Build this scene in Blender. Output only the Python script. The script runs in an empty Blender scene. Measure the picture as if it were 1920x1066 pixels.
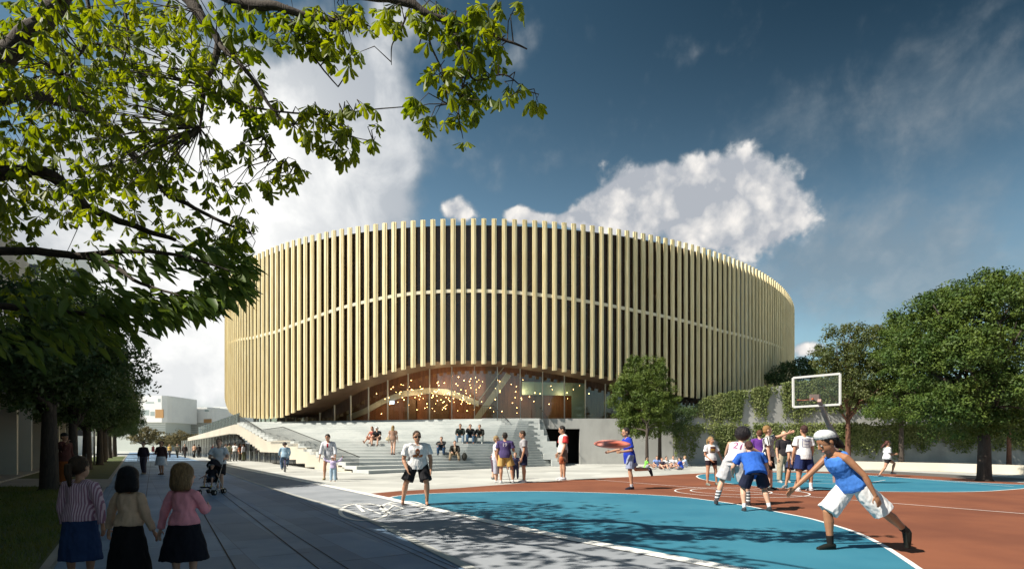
import bpy, bmesh, math, random
import numpy as np
from mathutils import Vector, Matrix, noise
from mathutils.bvhtree import BVHTree
R = math.radians
rnd = random.Random(7)
# ------------------------------------------------------------ camera
F, CX, HY, EYE = 1080.0, 960.0, 835.0, 1.45
sc = bpy.context.scene
cam = bpy.data.objects.new("camera", bpy.data.cameras.new("camera"))
sc.collection.objects.link(cam); sc.camera = cam
cam.location = (0, 0, EYE); cam.rotation_euler = (R(90), 0, 0)
cam.data.sensor_width = 36; cam.data.lens = F / 1920 * 36
cam.data.shift_y = (HY - 533) / 1920
cam.data.clip_start = 0.1; cam.data.clip_end = 6000
sc.render.resolution_x = 1024; sc.render.resolution_y = 568
sc.view_settings.view_transform = 'Standard'; sc.view_settings.look = 'None'
sc.view_settings.gamma = 1; sc.view_settings.exposure = 0.72
sc.cycles.max_bounces = 6; sc.cycles.transparent_max_bounces = 24
sc.cycles.diffuse_bounces = 3; sc.cycles.glossy_bounces = 3; sc.cycles.transmission_bounces = 4
sc.cycles.sample_clamp_indirect = 4
# ------------------------------------------------------------ sun
SUN_AZ, SUN_EL = 23, 45        # light comes from -X, slightly from behind the camera
S = Vector((-math.cos(R(SUN_EL)) * math.cos(R(SUN_AZ)), -math.cos(R(SUN_EL)) * math.sin(R(SUN_AZ)), math.sin(R(SUN_EL))))
sun = bpy.data.objects.new("sun", bpy.data.lights.new("sun", 'SUN'))
sc.collection.objects.link(sun)
sun.rotation_euler = S.to_track_quat('Z', 'Y').to_euler()
sun.data.energy = 5.0; sun.data.angle = R(0.5); sun.data.color = (1, 0.93, 0.80)
# ------------------------------------------------------------ sky with clouds
world = bpy.data.worlds.new("World"); sc.world = world; world.use_nodes = True
wn = world.node_tree; wn.nodes.clear()
class NT:
    """small helper to write node maths as expressions"""
    def __init__(s, t): s.t = t
    def n(s, typ, **kw):
        x = s.t.nodes.new(typ)
        for k, v in kw.items(): setattr(x, k, v)
        return x
    def put(s, sock, v):
        if isinstance(v, bpy.types.NodeSocket): s.t.links.new(v, sock)
        elif v is not None: sock.default_value = v
    def m(s, op, a, b=None, c=None, clamp=False):
        x = s.n('ShaderNodeMath', operation=op, use_clamp=clamp)
        s.put(x.inputs[0], a)
        if b is not None: s.put(x.inputs[1], b)
        if c is not None: s.put(x.inputs[2], c)
        return x.outputs[0]
    def mix(s, f, a, b):
        x = s.n('ShaderNodeMix', data_type='RGBA')
        s.put(x.inputs[0], f)
        for i, v in ((6, a), (7, b)):
            if isinstance(v, (tuple, list)) and len(v) == 3: v = (*v, 1)
            s.put(x.inputs[i], v)
        return x.outputs[2]
    def noise(s, vec, scale, detail=4, rough=.5, dist=0):
        x = s.n('ShaderNodeTexNoise')
        if vec is not None: s.put(x.inputs['Vector'], vec)
        x.inputs['Scale'].default_value = scale; x.inputs['Detail'].default_value = detail
        x.inputs['Roughness'].default_value = rough; x.inputs['Distortion'].default_value = dist
        return x.outputs[0]
    def sstep(s, v, lo, hi, a=0., b=1.):
        x = s.n('ShaderNodeMapRange', interpolation_type='SMOOTHSTEP')
        s.put(x.inputs[0], v)
        for i, q in enumerate((lo, hi, a, b)): s.put(x.inputs[i + 1], q)
        return x.outputs[0]
    def comb(s, x, y, z=0):
        c = s.n('ShaderNodeCombineXYZ')
        for i, v in enumerate((x, y, z)): s.put(c.inputs[i], v)
        return c.outputs[0]
    def sep(s, v):
        c = s.n('ShaderNodeSeparateXYZ'); s.put(c.inputs[0], v); return c.outputs
W = NT(wn)
sky = W.n('ShaderNodeTexSky', sky_type='NISHITA', sun_disc=False)
sky.sun_elevation = R(SUN_EL); sky.sun_rotation = math.atan2(S.x, S.y)
sky.air_density = 1.3; sky.dust_density = 0.6; sky.ozone_density = 2.2
tc = W.n('ShaderNodeTexCoord')
dx, dy, dz = W.sep(tc.outputs['Generated'])
az = W.m('ARCTAN2', dx, dy); el = W.m('ARCSINE', dz)       # radians
def azel(px, py):
    a = math.atan((px - CX) / F); return a, math.atan((HY - py) / F * math.cos(a))
def blob(px, py, rx, ry, k=1.0):
    a, e = azel(px, py)
    u = W.m('DIVIDE', W.m('SUBTRACT', az, a), rx / F); v = W.m('DIVIDE', W.m('SUBTRACT', el, e), ry / F)
    d = W.m('ADD', W.m('MULTIPLY', u, u), W.m('MULTIPLY', v, v))
    return W.m('MULTIPLY', W.m('POWER', 2.718, W.m('MULTIPLY', d, -1.0)), k)
def total(l):
    r = l[0]
    for x in l[1:]: r = W.m('ADD', r, x)
    return r
P2 = W.comb(az, el, 0.3)
def cloud_density(off):
    vec = W.n('ShaderNodeVectorMath', operation='ADD'); W.put(vec.inputs[0], P2); vec.inputs[1].default_value = off
    a = W.noise(vec.outputs[0], 9, 9, .58, .3)
    return a
n1 = cloud_density((0, 0, 0)); n2 = cloud_density((-.018, .022, 0))
fine = W.noise(P2, 34, 6, .6)
crisp = total([blob(1300, 405, 180, 88, 1.15), blob(1120, 402, 60, 34, .7), blob(1185, 350, 66, 50, .75), blob(1340, 342, 86, 46, .75), blob(1445, 400, 84, 70, .65), blob(1150, 400, 70, 35, .6), blob(855, 392, 38, 28, 1.1), blob(975, 402, 38, 18, 1.0),
               blob(1505, 655, 50, 22, 1.0), blob(1050, 410, 60, 14, .7)])
soft = total([blob(640, 330, 120, 210, .95), blob(720, 110, 80, 170, .55), blob(480, 330, 190, 190, 1.2), blob(330, 560, 240, 190, 1.3), blob(600, 250, 110, 120, .5), blob(150, 500, 260, 300, .9)])
wisp = total([blob(1750, 400, 200, 150, .62), blob(1560, 210, 150, 60, .42), blob(1700, 560, 260, 80, .7), blob(1800, 190, 130, 60, .36), blob(1560, 520, 160, 60, .5), blob(1500, 450, 100, 60, .5)])
back = W.sstep(dy, .35, -.2)     # the half of the sky behind the viewer gets scattered cloud
nn = W.m('ADD', W.m('MULTIPLY', n1, .75), W.m('MULTIPLY', fine, .25))
vo = W.n('ShaderNodeTexVoronoi', feature='SMOOTH_F1'); wv = W.n('ShaderNodeVectorMath', operation='ADD'); W.put(wv.inputs[0], P2); wsc = W.n('ShaderNodeVectorMath', operation='SCALE'); wno = W.n('ShaderNodeTexNoise'); W.put(wno.inputs['Vector'], P2); wno.inputs['Scale'].default_value = 26; wno.inputs['Detail'].default_value = 5; W.put(wsc.inputs[0], wno.outputs['Color']); wsc.inputs['Scale'].default_value = .05; W.put(wv.inputs[1], wsc.outputs[0])
W.put(vo.inputs['Vector'], wv.outputs[0]); vo.inputs['Scale'].default_value = 17; vo.inputs['Smoothness'].default_value = .35; vo.inputs['Detail'].default_value = 2.0
puff = W.m('SUBTRACT', .55, vo.outputs['Distance'])
dc = W.sstep(W.m('ADD', W.m('MULTIPLY', crisp, .72), W.m('ADD', W.m('MULTIPLY', W.m('SUBTRACT', nn, .5), 1.1), W.m('MULTIPLY', puff, .38))), .28, .56)
nlow = W.noise(P2, 5.5, 5, .5, .1); nmid = W.noise(P2, 14, 5, .5)
ds = W.sstep(W.m('ADD', soft, W.m('MULTIPLY', W.m('SUBTRACT', W.m('ADD', W.m('MULTIPLY', nlow, .5), W.m('MULTIPLY', nmid, .5)), .5), 3.0)), .22, 1.12)
soft_sh = W.m('ADD', W.m('MULTIPLY', W.m('SUBTRACT', nlow, .40), 2.0), W.m('MULTIPLY', W.m('SUBTRACT', n1, n2), 1.6), clamp=True)
dw = W.m('MULTIPLY', W.sstep(W.m('ADD', wisp, W.m('MULTIPLY', W.m('SUBTRACT', nn, .5), 2.6)), .1, 1.5), .62)
db = W.m('MULTIPLY', back, W.sstep(nn, .5, .62, 0, .7))
dens = W.m('MAXIMUM', W.m('MAXIMUM', dc, ds), W.m('MAXIMUM', dw, db))
shade = W.m('ADD', W.m('MULTIPLY', W.m('SUBTRACT', n1, n2), 1.5), W.m('ADD', W.m('ADD', .52, W.m('MULTIPLY', puff, 1.0)), W.m('MULTIPLY', W.m('SUBTRACT', fine, .5), .7)), clamp=True)
glow = total([blob(450, 330, 150, 150, .8), blob(330, 700, 260, 200, .5)])
cl_lit = W.mix(W.m('MINIMUM', W.m('ADD', shade, W.m('MULTIPLY', glow, .6)), 1), (4.6, 4.9, 5.4), (11.6, 11.0, 10.2))
cl_wisp = W.mix(shade, (2.5, 3.1, 3.6), (4.2, 4.5, 4.7))
cl_soft = W.mix(W.m('ADD', soft_sh, W.m('MULTIPLY', glow, 1.2), clamp=True), (4.8, 5.2, 5.7), (10.8, 10.8, 10.6))
cloudc = W.mix(W.m('MAXIMUM', dc, ds), cl_wisp, W.mix(dc, cl_soft, cl_lit))
grad = W.sstep(el, .02, .72)
right = W.sstep(az, -.5, .75)
tint = W.mix(grad, (1.25, 1.42, 1.5), (.28, .50, .62))
tint = W.mix(W.m('MULTIPLY', W.sstep(az, .1, .6), W.m('SUBTRACT', 1, grad)), tint, (.78, .98, 1.10))
tint = W.mix(W.m('MULTIPLY', right, grad), tint, (.035, .13, .19))
mul = W.n('ShaderNodeMix', data_type='RGBA', blend_type='MULTIPLY'); mul.inputs[0].default_value = 1
W.put(mul.inputs[6], sky.outputs[0]); W.put(mul.inputs[7], tint)
hsv = W.n('ShaderNodeHueSaturation'); hsv.inputs['Saturation'].default_value = .88; hsv.inputs['Hue'].default_value = .484; W.put(hsv.inputs['Color'], mul.outputs[2])
fin = W.mix(dens, hsv.outputs[0], cloudc)
bg = W.n('ShaderNodeBackground'); W.put(bg.inputs[0], fin); bg.inputs[1].default_value = .060
wo = W.n('ShaderNodeOutputWorld'); wn.links.new(bg.outputs[0], wo.inputs[0])
world.cycles.sampling_method = 'MANUAL'; world.cycles.sample_map_resolution = 512

# ------------------------------------------------------------ helpers
col = sc.collection
def G(px, py, z=0.0):
    Y = (EYE - z) * F / (py - HY); return Vector(((px - CX) / F * Y, Y, z))
def P(px, py, Y): return Vector(((px - CX) / F * Y, Y, EYE + (HY - py) / F * Y))
def tag(o, label=None, cat=None, group=None, kind=None):
    if label: o['label'] = label
    if cat: o['category'] = cat
    if group: o['group'] = group
    if kind: o['kind'] = kind
    return o
def empty(name, loc, label=None, cat=None, group=None, kind=None, rz=0):
    o = bpy.data.objects.new(name, None); col.objects.link(o)
    o.location = loc; o.rotation_euler = (0, 0, rz); o.empty_display_size = .3
    return tag(o, label, cat, group, kind)
def link(name, me, m=None, parent=None, world_space=True, smooth=False):
    """link a mesh as one object; verts are in world space, and are moved into the parent's frame"""
    o = bpy.data.objects.new(name, me); col.objects.link(o)
    if m is not None:
        for x in (m if isinstance(m, (list, tuple)) else [m]): me.materials.append(x)
    if parent is not None:
        if world_space:
            top = parent
            mw = Matrix.Identity(4); chain = []
            while top: chain.append(top); top = top.parent
            for q in reversed(chain): mw = mw @ Matrix.LocRotScale(q.location, q.rotation_euler, q.scale)
            me.transform(mw.inverted())
        o.parent = parent
    if smooth: me.polygons.foreach_set('use_smooth', [True] * len(me.polygons))
    return o
class MB:
    def __init__(s): s.v = []; s.f = []; s.mi = []; s.cur = 0
    def add(s, vs, fs):
        b = len(s.v); s.v += [tuple(v) for v in vs]; s.f += [tuple(b + i for i in f) for f in fs]; s.mi += [s.cur] * len(fs); return s
    def box(s, x0, x1, y0, y1, z0, z1):
        return s.add([(x, y, z) for z in (z0, z1) for y in (y0, y1) for x in (x0, x1)], [(0, 2, 3, 1), (4, 5, 7, 6), (0, 1, 5, 4), (2, 6, 7, 3), (0, 4, 6, 2), (1, 3, 7, 5)])
    def obox(s, c, ax, ay, az):
        """oriented box: centre and three half-axis vectors"""
        c = Vector(c); ax, ay, az = Vector(ax), Vector(ay), Vector(az)
        return s.add([c + ax * i + ay * j + az * k for k in (-1, 1) for j in (-1, 1) for i in (-1, 1)], [(0, 2, 3, 1), (4, 5, 7, 6), (0, 1, 5, 4), (2, 6, 7, 3), (0, 4, 6, 2), (1, 3, 7, 5)])
    def bar(s, a, b, w, h=None, up=(0, 0, 1)):
        a, b = Vector(a), Vector(b); h = h or w; d = b - a
        if d.length < 1e-6: return s
        side = d.cross(Vector(up))
        if side.length < 1e-5: side = d.cross(Vector((0, 1, 0)))
        side.normalize(); u2 = side.cross(d).normalized()
        return s.obox((a + b) / 2, d / 2, side * w / 2, u2 * h / 2)
    def prism(s, poly, z0, z1):
        """poly: list of (x,y) or (x,y,z-offset)"""
        n = len(poly)
        vs = [(p[0], p[1], z0) for p in poly] + [(p[0], p[1], z1) for p in poly]
        return s.add(vs, [tuple(range(n - 1, -1, -1)), tuple(range(n, 2 * n))] + [(i, (i + 1) % n, n + (i + 1) % n, n + i) for i in range(n)])
    def extrude(s, pts, vec):
        n = len(pts); vec = Vector(vec); pts = [Vector(p) for p in pts]
        return s.add(pts + [p + vec for p in pts], [tuple(range(n - 1, -1, -1)), tuple(range(n, 2 * n))] + [(i, (i + 1) % n, n + (i + 1) % n, n + i) for i in range(n)])
    def tube(s, pts, rad, seg=8, cap=True):
        pts = [Vector(p) for p in pts]; n = len(pts)
        if not isinstance(rad, (list, tuple)): rad = [rad] * n
        vs = []; u = None
        for i, p in enumerate(pts):
            d = (pts[min(i + 1, n - 1)] - pts[max(i - 1, 0)]).normalized()
            if u is None:
                u = d.cross(Vector((0, 0, 1)))
                if u.length < .05: u = d.cross(Vector((0, 1, 0)))
            u = (u - d * u.dot(d)).normalized(); w = d.cross(u)
            vs += [p + (u * math.cos(2 * math.pi * k / seg) + w * math.sin(2 * math.pi * k / seg)) * rad[i] for k in range(seg)]
        fs = [(i * seg + k, i * seg + (k + 1) % seg, (i + 1) * seg + (k + 1) % seg, (i + 1) * seg + k) for i in range(n - 1) for k in range(seg)]
        if cap: fs += [tuple(range(seg - 1, -1, -1)), tuple(range((n - 1) * seg, n * seg))]
        return s.add(vs, fs)
    def ell(s, c, a, b, d, seg=12, rings=8):
        """ellipsoid with half-axis vectors a, b, d (d = polar)"""
        c, a, b, d = Vector(c), Vector(a), Vector(b), Vector(d)
        vs = [c - d]
        for i in range(1, rings):
            t = math.pi * i / rings
            vs += [c - d * math.cos(t) + (a * math.cos(2 * math.pi * k / seg) + b * math.sin(2 * math.pi * k / seg)) * math.sin(t) for k in range(seg)]
        vs.append(c + d); L = len(vs) - 1
        fs = [(0, 1 + (k + 1) % seg, 1 + k) for k in range(seg)]
        fs += [(1 + i * seg + k, 1 + i * seg + (k + 1) % seg, 1 + (i + 1) * seg + (k + 1) % seg, 1 + (i + 1) * seg + k) for i in range(rings - 2) for k in range(seg)]
        fs += [(1 + (rings - 2) * seg + k, 1 + (rings - 2) * seg + (k + 1) % seg, L) for k in range(seg)]
        return s.add(vs, fs)
    def ell_r(s, c, r): return s.ell(c, (r, 0, 0), (0, r, 0), (0, 0, r), 8, 6)
    def torus(s, c, n, R_, r, seg=28, ms=6):
        c, n = Vector(c), Vector(n).normalized(); u = n.orthogonal().normalized(); w = n.cross(u); vs = []
        for i in range(seg):
            t = 2 * math.pi * i / seg; d = u * math.cos(t) + w * math.sin(t)
            vs += [c + d * (R_ + r * math.cos(2 * math.pi * j / ms)) + n * r * math.sin(2 * math.pi * j / ms) for j in range(ms)]
        return s.add(vs, [(i * ms + j, ((i + 1) % seg) * ms + j, ((i + 1) % seg) * ms + (j + 1) % ms, i * ms + (j + 1) % ms) for i in range(seg) for j in range(ms)])
    def mesh(s, name):
        me = bpy.data.meshes.new(name); me.from_pydata(s.v, [], s.f); me.update()
        if any(s.mi): me.polygons.foreach_set('material_index', s.mi)
        return me
    def build(s, name, m=None, parent=None, smooth=False, fix=True, bevel=0):
        me = s.mesh(name)
        if fix or bevel:
            bm = bmesh.new(); bm.from_mesh(me)
            if bevel: bmesh.ops.bevel(bm, geom=[e for e in bm.edges if len(e.link_faces) == 2 and e.calc_face_angle(0) > .6], offset=bevel, segments=1, affect='EDGES', profile=.5)
            bmesh.ops.recalc_face_normals(bm, faces=bm.faces); bm.to_mesh(me); bm.free()
        return link(name, me, m, parent, smooth=smooth)
def numesh(name, v, f):
    """fast mesh from numpy arrays, faces all with the same number of corners"""
    me = bpy.data.meshes.new(name); n, k = f.shape
    me.vertices.add(len(v)); me.vertices.foreach_set('co', v.astype(np.float32).ravel())
    me.loops.add(n * k); me.loops.foreach_set('vertex_index', f.astype(np.int32).ravel())
    me.polygons.add(n); me.polygons.foreach_set('loop_start', np.arange(0, n * k, k, dtype=np.int32))
    me.update(calc_edges=True); return me

# ------------------------------------------------------------ materials
def mat(name, c, rough=.7, c2=None, scale=6, detail=5, stretch=(1, 1, 1), bump=0, bscale=None, spec=.5, metal=0, lo=.35, hi=.65, coord='Object', emit=0, transl=0, objvar=0):
    m = bpy.data.materials.new(name); m.use_nodes = True; t = NT(m.node_tree)
    b = m.node_tree.nodes['Principled BSDF']; out = m.node_tree.nodes['Material Output']
    b.inputs['Roughness'].default_value = rough; b.inputs['Metallic'].default_value = metal
    b.inputs['Specular IOR Level'].default_value = spec
    c = (*c, 1); vec = None
    if c2 or bump:
        tcn = t.n('ShaderNodeTexCoord'); mp = t.n('ShaderNodeMapping'); t.put(mp.inputs[0], tcn.outputs[coord]); mp.inputs['Scale'].default_value = stretch; vec = mp.outputs[0]
    cs = c
    if c2:
        cs = t.mix(t.sstep(t.noise(vec, scale, detail, .6), lo, hi), c, (*c2, 1))
        t.put(b.inputs['Base Color'], cs)
    else: b.inputs['Base Color'].default_value = c
    if bump:
        bn = t.n('ShaderNodeBump'); bn.inputs['Strength'].default_value = bump; bn.inputs['Distance'].default_value = .02
        t.put(bn.inputs['Height'], t.noise(vec, bscale or scale * 3, 6, .6)); t.put(b.inputs['Normal'], bn.outputs[0])
    if emit:
        b.inputs['Emission Color'].default_value = c; b.inputs['Emission Strength'].default_value = emit
    if transl:
        tr = t.n('ShaderNodeBsdfTranslucent'); hs = t.n('ShaderNodeHueSaturation'); hs.inputs['Saturation'].default_value = 1.15; hs.inputs['Value'].default_value = 2.0; hs.inputs['Hue'].default_value = .475
        t.put(hs.inputs['Color'], cs); t.put(tr.inputs[0], hs.outputs[0])
        mx = t.n('ShaderNodeMixShader'); mx.inputs[0].default_value = transl
        t.t.links.new(b.outputs[0], mx.inputs[1]); t.t.links.new(tr.outputs[0], mx.inputs[2]); t.t.links.new(mx.outputs[0], out.inputs[0])
    return m
def vary(m, lo, hi):
    """slightly different tone for every object that shares the material"""
    t = NT(m.node_tree); b = m.node_tree.nodes['Principled BSDF']; src = b.inputs['Base Color'].links[0].from_socket
    oi = t.n('ShaderNodeObjectInfo'); hs = t.n('ShaderNodeHueSaturation'); t.put(hs.inputs['Color'], src); t.put(hs.inputs['Value'], t.m('ADD', t.m('MULTIPLY', oi.outputs['Random'], hi - lo), lo)); t.put(b.inputs['Base Color'], hs.outputs[0])
def glass_mat(name, tint, refl=.12, rough=.03, dens=.5, dark=(.02, .02, .02)):
    """architectural glass: Fresnel reflection over a part clear, part tinted pane"""
    m = bpy.data.materials.new(name); m.use_nodes = True; t = NT(m.node_tree); m.node_tree.nodes.clear()
    tr = t.n('ShaderNodeBsdfTransparent'); tr.inputs[0].default_value = (*tint, 1)
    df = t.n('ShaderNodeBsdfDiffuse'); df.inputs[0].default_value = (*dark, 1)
    gl = t.n('ShaderNodeBsdfGlossy'); gl.inputs['Roughness'].default_value = rough; gl.inputs[0].default_value = (.9, .95, .95, 1)
    m1 = t.n('ShaderNodeMixShader'); m1.inputs[0].default_value = dens
    fr = t.n('ShaderNodeFresnel'); fr.inputs[0].default_value = 1.5
    fac = t.m('ADD', t.m('MULTIPLY', fr.outputs[0], 1.0), refl, clamp=True)
    m2 = t.n('ShaderNodeMixShader'); t.put(m2.inputs[0], fac)
    L = t.t.links.new
    L(tr.outputs[0], m1.inputs[1]); L(df.outputs[0], m1.inputs[2]); L(m1.outputs[0], m2.inputs[1]); L(gl.outputs[0], m2.inputs[2])
    o = t.n('ShaderNodeOutputMaterial'); L(m2.outputs[0], o.inputs[0]); return m
M = {}
M['plaza'] = mat('plaza_concrete', (.50, .505, .48), .8, (.42, .425, .405), .35, 7, bump=.12, bscale=8)
M['slate'] = mat('slate_paving', (.17, .265, .40), .6, (.23, .33, .47), .6, 8, bump=.1, bscale=14, spec=.06)
def slabs(m, rot, w, h, mort, dark):
    """paving slabs: slight tone change from slab to slab and a thin joint"""
    t = NT(m.node_tree); b = m.node_tree.nodes['Principled BSDF']; src = b.inputs['Base Color'].links[0].from_socket
    tcn = t.n('ShaderNodeTexCoord'); mp = t.n('ShaderNodeMapping'); t.put(mp.inputs[0], tcn.outputs['Object']); mp.inputs['Rotation'].default_value = (0, 0, rot)
    br = t.n('ShaderNodeTexBrick'); t.put(br.inputs['Vector'], mp.outputs[0]); br.inputs['Color1'].default_value = (.80, .80, .80, 1); br.inputs['Color2'].default_value = (1.12, 1.12, 1.12, 1); br.inputs['Mortar'].default_value = (dark, dark, dark, 1)
    br.inputs['Scale'].default_value = 1; br.inputs['Mortar Size'].default_value = mort; br.inputs['Brick Width'].default_value = w; br.inputs['Row Height'].default_value = h; br.inputs['Mortar Smooth'].default_value = .3
    x = t.n('ShaderNodeMix', data_type='RGBA', blend_type='MULTIPLY'); x.inputs[0].default_value = 1; t.put(x.inputs[6], src); t.put(x.inputs[7], br.outputs[0]); t.put(b.inputs['Base Color'], x.outputs[2])
slabs(M['slate'], -math.atan2(.836, -.549), 2.4, .62, .006, .6); slabs(M['plaza'], .3, 3.0, 1.5, .008, .82)
M['joint'] = mat('paving_joint', (.02, .022, .026), .9)
M['lane'] = mat('lane_asphalt', (.31, .33, .365), .85, (.25, .27, .30), .7, 8, bump=.25, bscale=60, spec=.15)
M['paint'] = mat('road_paint', (.84, .84, .82), .6, (.74, .74, .72), 3, 8, bump=.1, bscale=50)
M['red'] = mat('court_red', (.24, .088, .048), .85, (.165, .060, .036), .45, 12, bump=.3, bscale=120, spec=.2, lo=.3, hi=.7)
M['blue'] = mat('court_blue', (.024, .155, .24), .75, (.042, .20, .285), .4, 12, bump=.3, bscale=120, spec=.3, lo=.3, hi=.7)
M['asphalt'] = mat('asphalt', (.10, .095, .09), .85, (.13, .12, .11), 1, 8, bump=.3, bscale=60)
M['grass'] = mat('grass_ground', (.055, .085, .022), .9, (.095, .11, .035), 1.6, 8, bump=.8, bscale=30)
M['blade'] = mat('grass_blade', (.07, .12, .025), .7, (.13, .15, .045), .8, 6, transl=.25)
M['path'] = mat('path_concrete', (.34, .33, .31), .85, (.27, .26, .25), 1, 7)
M['step'] = mat('step_concrete', (.51, .53, .52), .75, (.42, .445, .44), .6, 7, stretch=(1, 1, 2), bump=.1, bscale=10)
M['cream'] = mat('cream_concrete', (.56, .515, .43), .75, (.49, .455, .385), .5, 7, bump=.08, bscale=8)
M['wall'] = mat('wall_concrete', (.40, .40, .385), .8, (.30, .30, .29), .5, 8, stretch=(1, 1, .5), bump=.15, bscale=6)
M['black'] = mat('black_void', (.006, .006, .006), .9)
M['wood'] = mat('larch_fin', (.87, .75, .475), .62, (.72, .58, .31), 1.6, 8, stretch=(6, 6, .35), bump=.04, bscale=20)
vary(M['wood'], .86, 1.08)
M['band'] = mat('rail_band', (.70, .63, .48), .6)
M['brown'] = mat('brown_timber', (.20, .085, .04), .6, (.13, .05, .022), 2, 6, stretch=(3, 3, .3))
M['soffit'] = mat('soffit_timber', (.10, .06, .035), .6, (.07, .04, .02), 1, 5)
M['roof'] = mat('roof_membrane', (.12, .12, .12), .8)
M['floor'] = mat('foyer_floor', (.16, .10, .06), .4)
M['white'] = mat('white_render', (.84, .84, .82), .7, (.78, .78, .77), .3, 6)
M['metal'] = mat('dark_steel', (.05, .052, .055), .4, metal=.6)
M['steel'] = mat('light_steel', (.55, .57, .58), .35, metal=.7)
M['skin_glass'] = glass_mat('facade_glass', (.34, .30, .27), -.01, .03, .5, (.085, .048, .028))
M['foyer_glass'] = glass_mat('foyer_glass', (.80, .86, .82), .07, .01, .10, (.03, .04, .035))
M['rail_glass'] = glass_mat('rail_glass', (.85, .92, .92), .04, .02, .25, (.55, .65, .65))
M['mull'] = mat('mullion', (.42, .45, .42), .4)
M['bark'] = mat('bark', (.04, .03, .024), .9, (.065, .05, .04), 8, 6, stretch=(3, 3, .6), bump=.8, bscale=16)
M['bark_red'] = mat('red_bark', (.17, .075, .045), .85, (.10, .045, .03), 8, 6, stretch=(3, 3, .6), bump=.6, bscale=16)
M['leaf_near'] = mat('chestnut_leaf', (.085, .135, .018), .5, (.15, .19, .026), 1.3, 5, transl=.55)
M['leaf_dark'] = mat('dark_leaf', (.035, .07, .018), .6, (.065, .105, .028), 1.2, 5, transl=.2)
M['leaf_mid'] = mat('plaza_leaf', (.065, .105, .022), .55, (.11, .15, .03), 1.0, 5, spec=.2, transl=.14)
M['leaf_big'] = mat('tree_leaf', (.042, .08, .018), .55, (.095, .135, .025), 1.0, 5, spec=.2, transl=.12)
M['leaf_warm'] = mat('warm_leaf', (.055, .08, .018), .6, (.10, .115, .03), .8, 5, transl=.25)
M['ivy'] = mat('ivy_leaf', (.12, .16, .04), .6, (.20, .23, .08), 1.0, 5, transl=.2)
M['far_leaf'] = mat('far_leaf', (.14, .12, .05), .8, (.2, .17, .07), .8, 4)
# ============================================================ GROUND
def sheet(name, pts, z, m, kind='structure', tri=True, **kw):
    """flat polygon, one face filled by triangulation, at height z"""
    bm = bmesh.new(); vs = [bm.verts.new((p[0], p[1], z)) for p in pts]
    f = bm.faces.new(vs); f.normal_update()
    if f.normal.z < 0: f.normal_flip()
    bmesh.ops.triangulate(bm, faces=bm.faces)
    me = bpy.data.meshes.new(name); bm.to_mesh(me); bm.free()
    return tag(link(name, me, m), kind=kind, **kw)
def band_mesh(pts, w, z, close=False, mb=None):
    """flat strip of real width w following ground points"""
    mb = mb or MB(); pts = [Vector((p[0], p[1])) for p in pts]; n = len(pts); L = []
    ws = w if isinstance(w, list) else [w] * n
    for i, p in enumerate(pts):
        a = pts[(i - 1) % n] if close or i else p; b = pts[(i + 1) % n] if close or i < n - 1 else p
        d = (b - a).normalized(); nn = Vector((-d.y, d.x)); L.append((p - nn * ws[i] / 2, p + nn * ws[i] / 2))
    vs = [(q.x, q.y, z) for pr in L for q in pr]
    fs = [(2 * i, 2 * ((i + 1) % n), 2 * ((i + 1) % n) + 1, 2 * i + 1) for i in range(n if close else n - 1)]
    mb.add(vs, fs); return mb
def strip(name, pts, w, z, m, close=False, **kw):
    return tag(band_mesh(pts, w, z, close).build(name, m, fix=False), **(kw or dict(kind='structure')))
def smooth_line(pts, n=6):
    """Catmull-Rom through 2D/3D points"""
    pts = [Vector(p) for p in pts]; out = []
    for i in range(len(pts) - 1):
        p0, p1, p2, p3 = pts[max(i - 1, 0)], pts[i], pts[i + 1], pts[min(i + 2, len(pts) - 1)]
        for k in range(n):
            t = k / n
            out.append(.5 * ((2 * p1) + (p2 - p0) * t + (2 * p0 - 5 * p1 + 4 * p2 - p3) * t * t + (3 * p1 - p0 - 3 * p2 + p3) * t ** 3))
    out.append(pts[-1]); return out
SD = Vector((-.549, .836, 0)).normalized(); SN = Vector((SD.y, -SD.x, 0))     # street direction and its right-hand normal
def ST(off, s): return SN * off + SD * s                                       # point at lateral offset and distance along the street
sheet('ground', [(-2500, -200), (2500, -200), (2500, 3000), (-2500, 3000)], 0, M['plaza'])
gl = [G(235, 850), G(190, 925 * .2 + 904 * .8), G(100, 1066)]
edge_near = G(100, 1066); e_off = edge_near.dot(SN)
lane_px = [(409, 871), (422, 883), (470, 902), (550, 928), (627, 950), (700, 978), (787, 1020), (881, 1066)]
lane_l = [G(*p) for p in lane_px]
ext = (lane_l[-1] - lane_l[-2]).normalized()
paving = [ST(e_off, -6), ST(e_off, 60), ST(e_off, 150)] + [ST(6.2, 150), ST(5.3, 70)] + lane_l + [lane_l[-1] + ext * 8]
sheet('street_paving', paving, .004, M['slate'])
wl_px = [(400, 868), (470, 882), (560, 900), (685, 925.5), (780, 947), (880, 970), (1000, 996), (1130, 1022), (1340, 1061)]
wl = [G(*p) for p in wl_px]
wl_ext = wl + [wl[-1] + (wl[-1] - wl[-2]).normalized() * 6]
sheet('bike_lane', [ST(5.3, 70)] + lane_l + [lane_l[-1] + ext * 8] + wl_ext[::-1] + [ST(6.4, 70)], .008, M['lane'])
lane_s = smooth_line([ST(5.3, 70)] + lane_l + [lane_l[-1] + ext * 8])
strip('lane_kerb_strip', lane_s, .14, .016, M['plaza'])
jm = MB()
for (x0, y0, x1, y1, w) in ((330, 873, 441, 1066, .02), (372, 890, 597, 1066, .02), (388, 897, 652, 1066, .016), (560, 940, 836, 1066, .014), (575, 943, 858, 1066, .014), (283, 865, 255, 1066, .014)):
    a, b = G(x0, y0), G(x1, y1); d = b - a
    band_mesh([a - d * .0, b + d.normalized() * 6], w, .008, mb=jm)
k = 0
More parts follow.
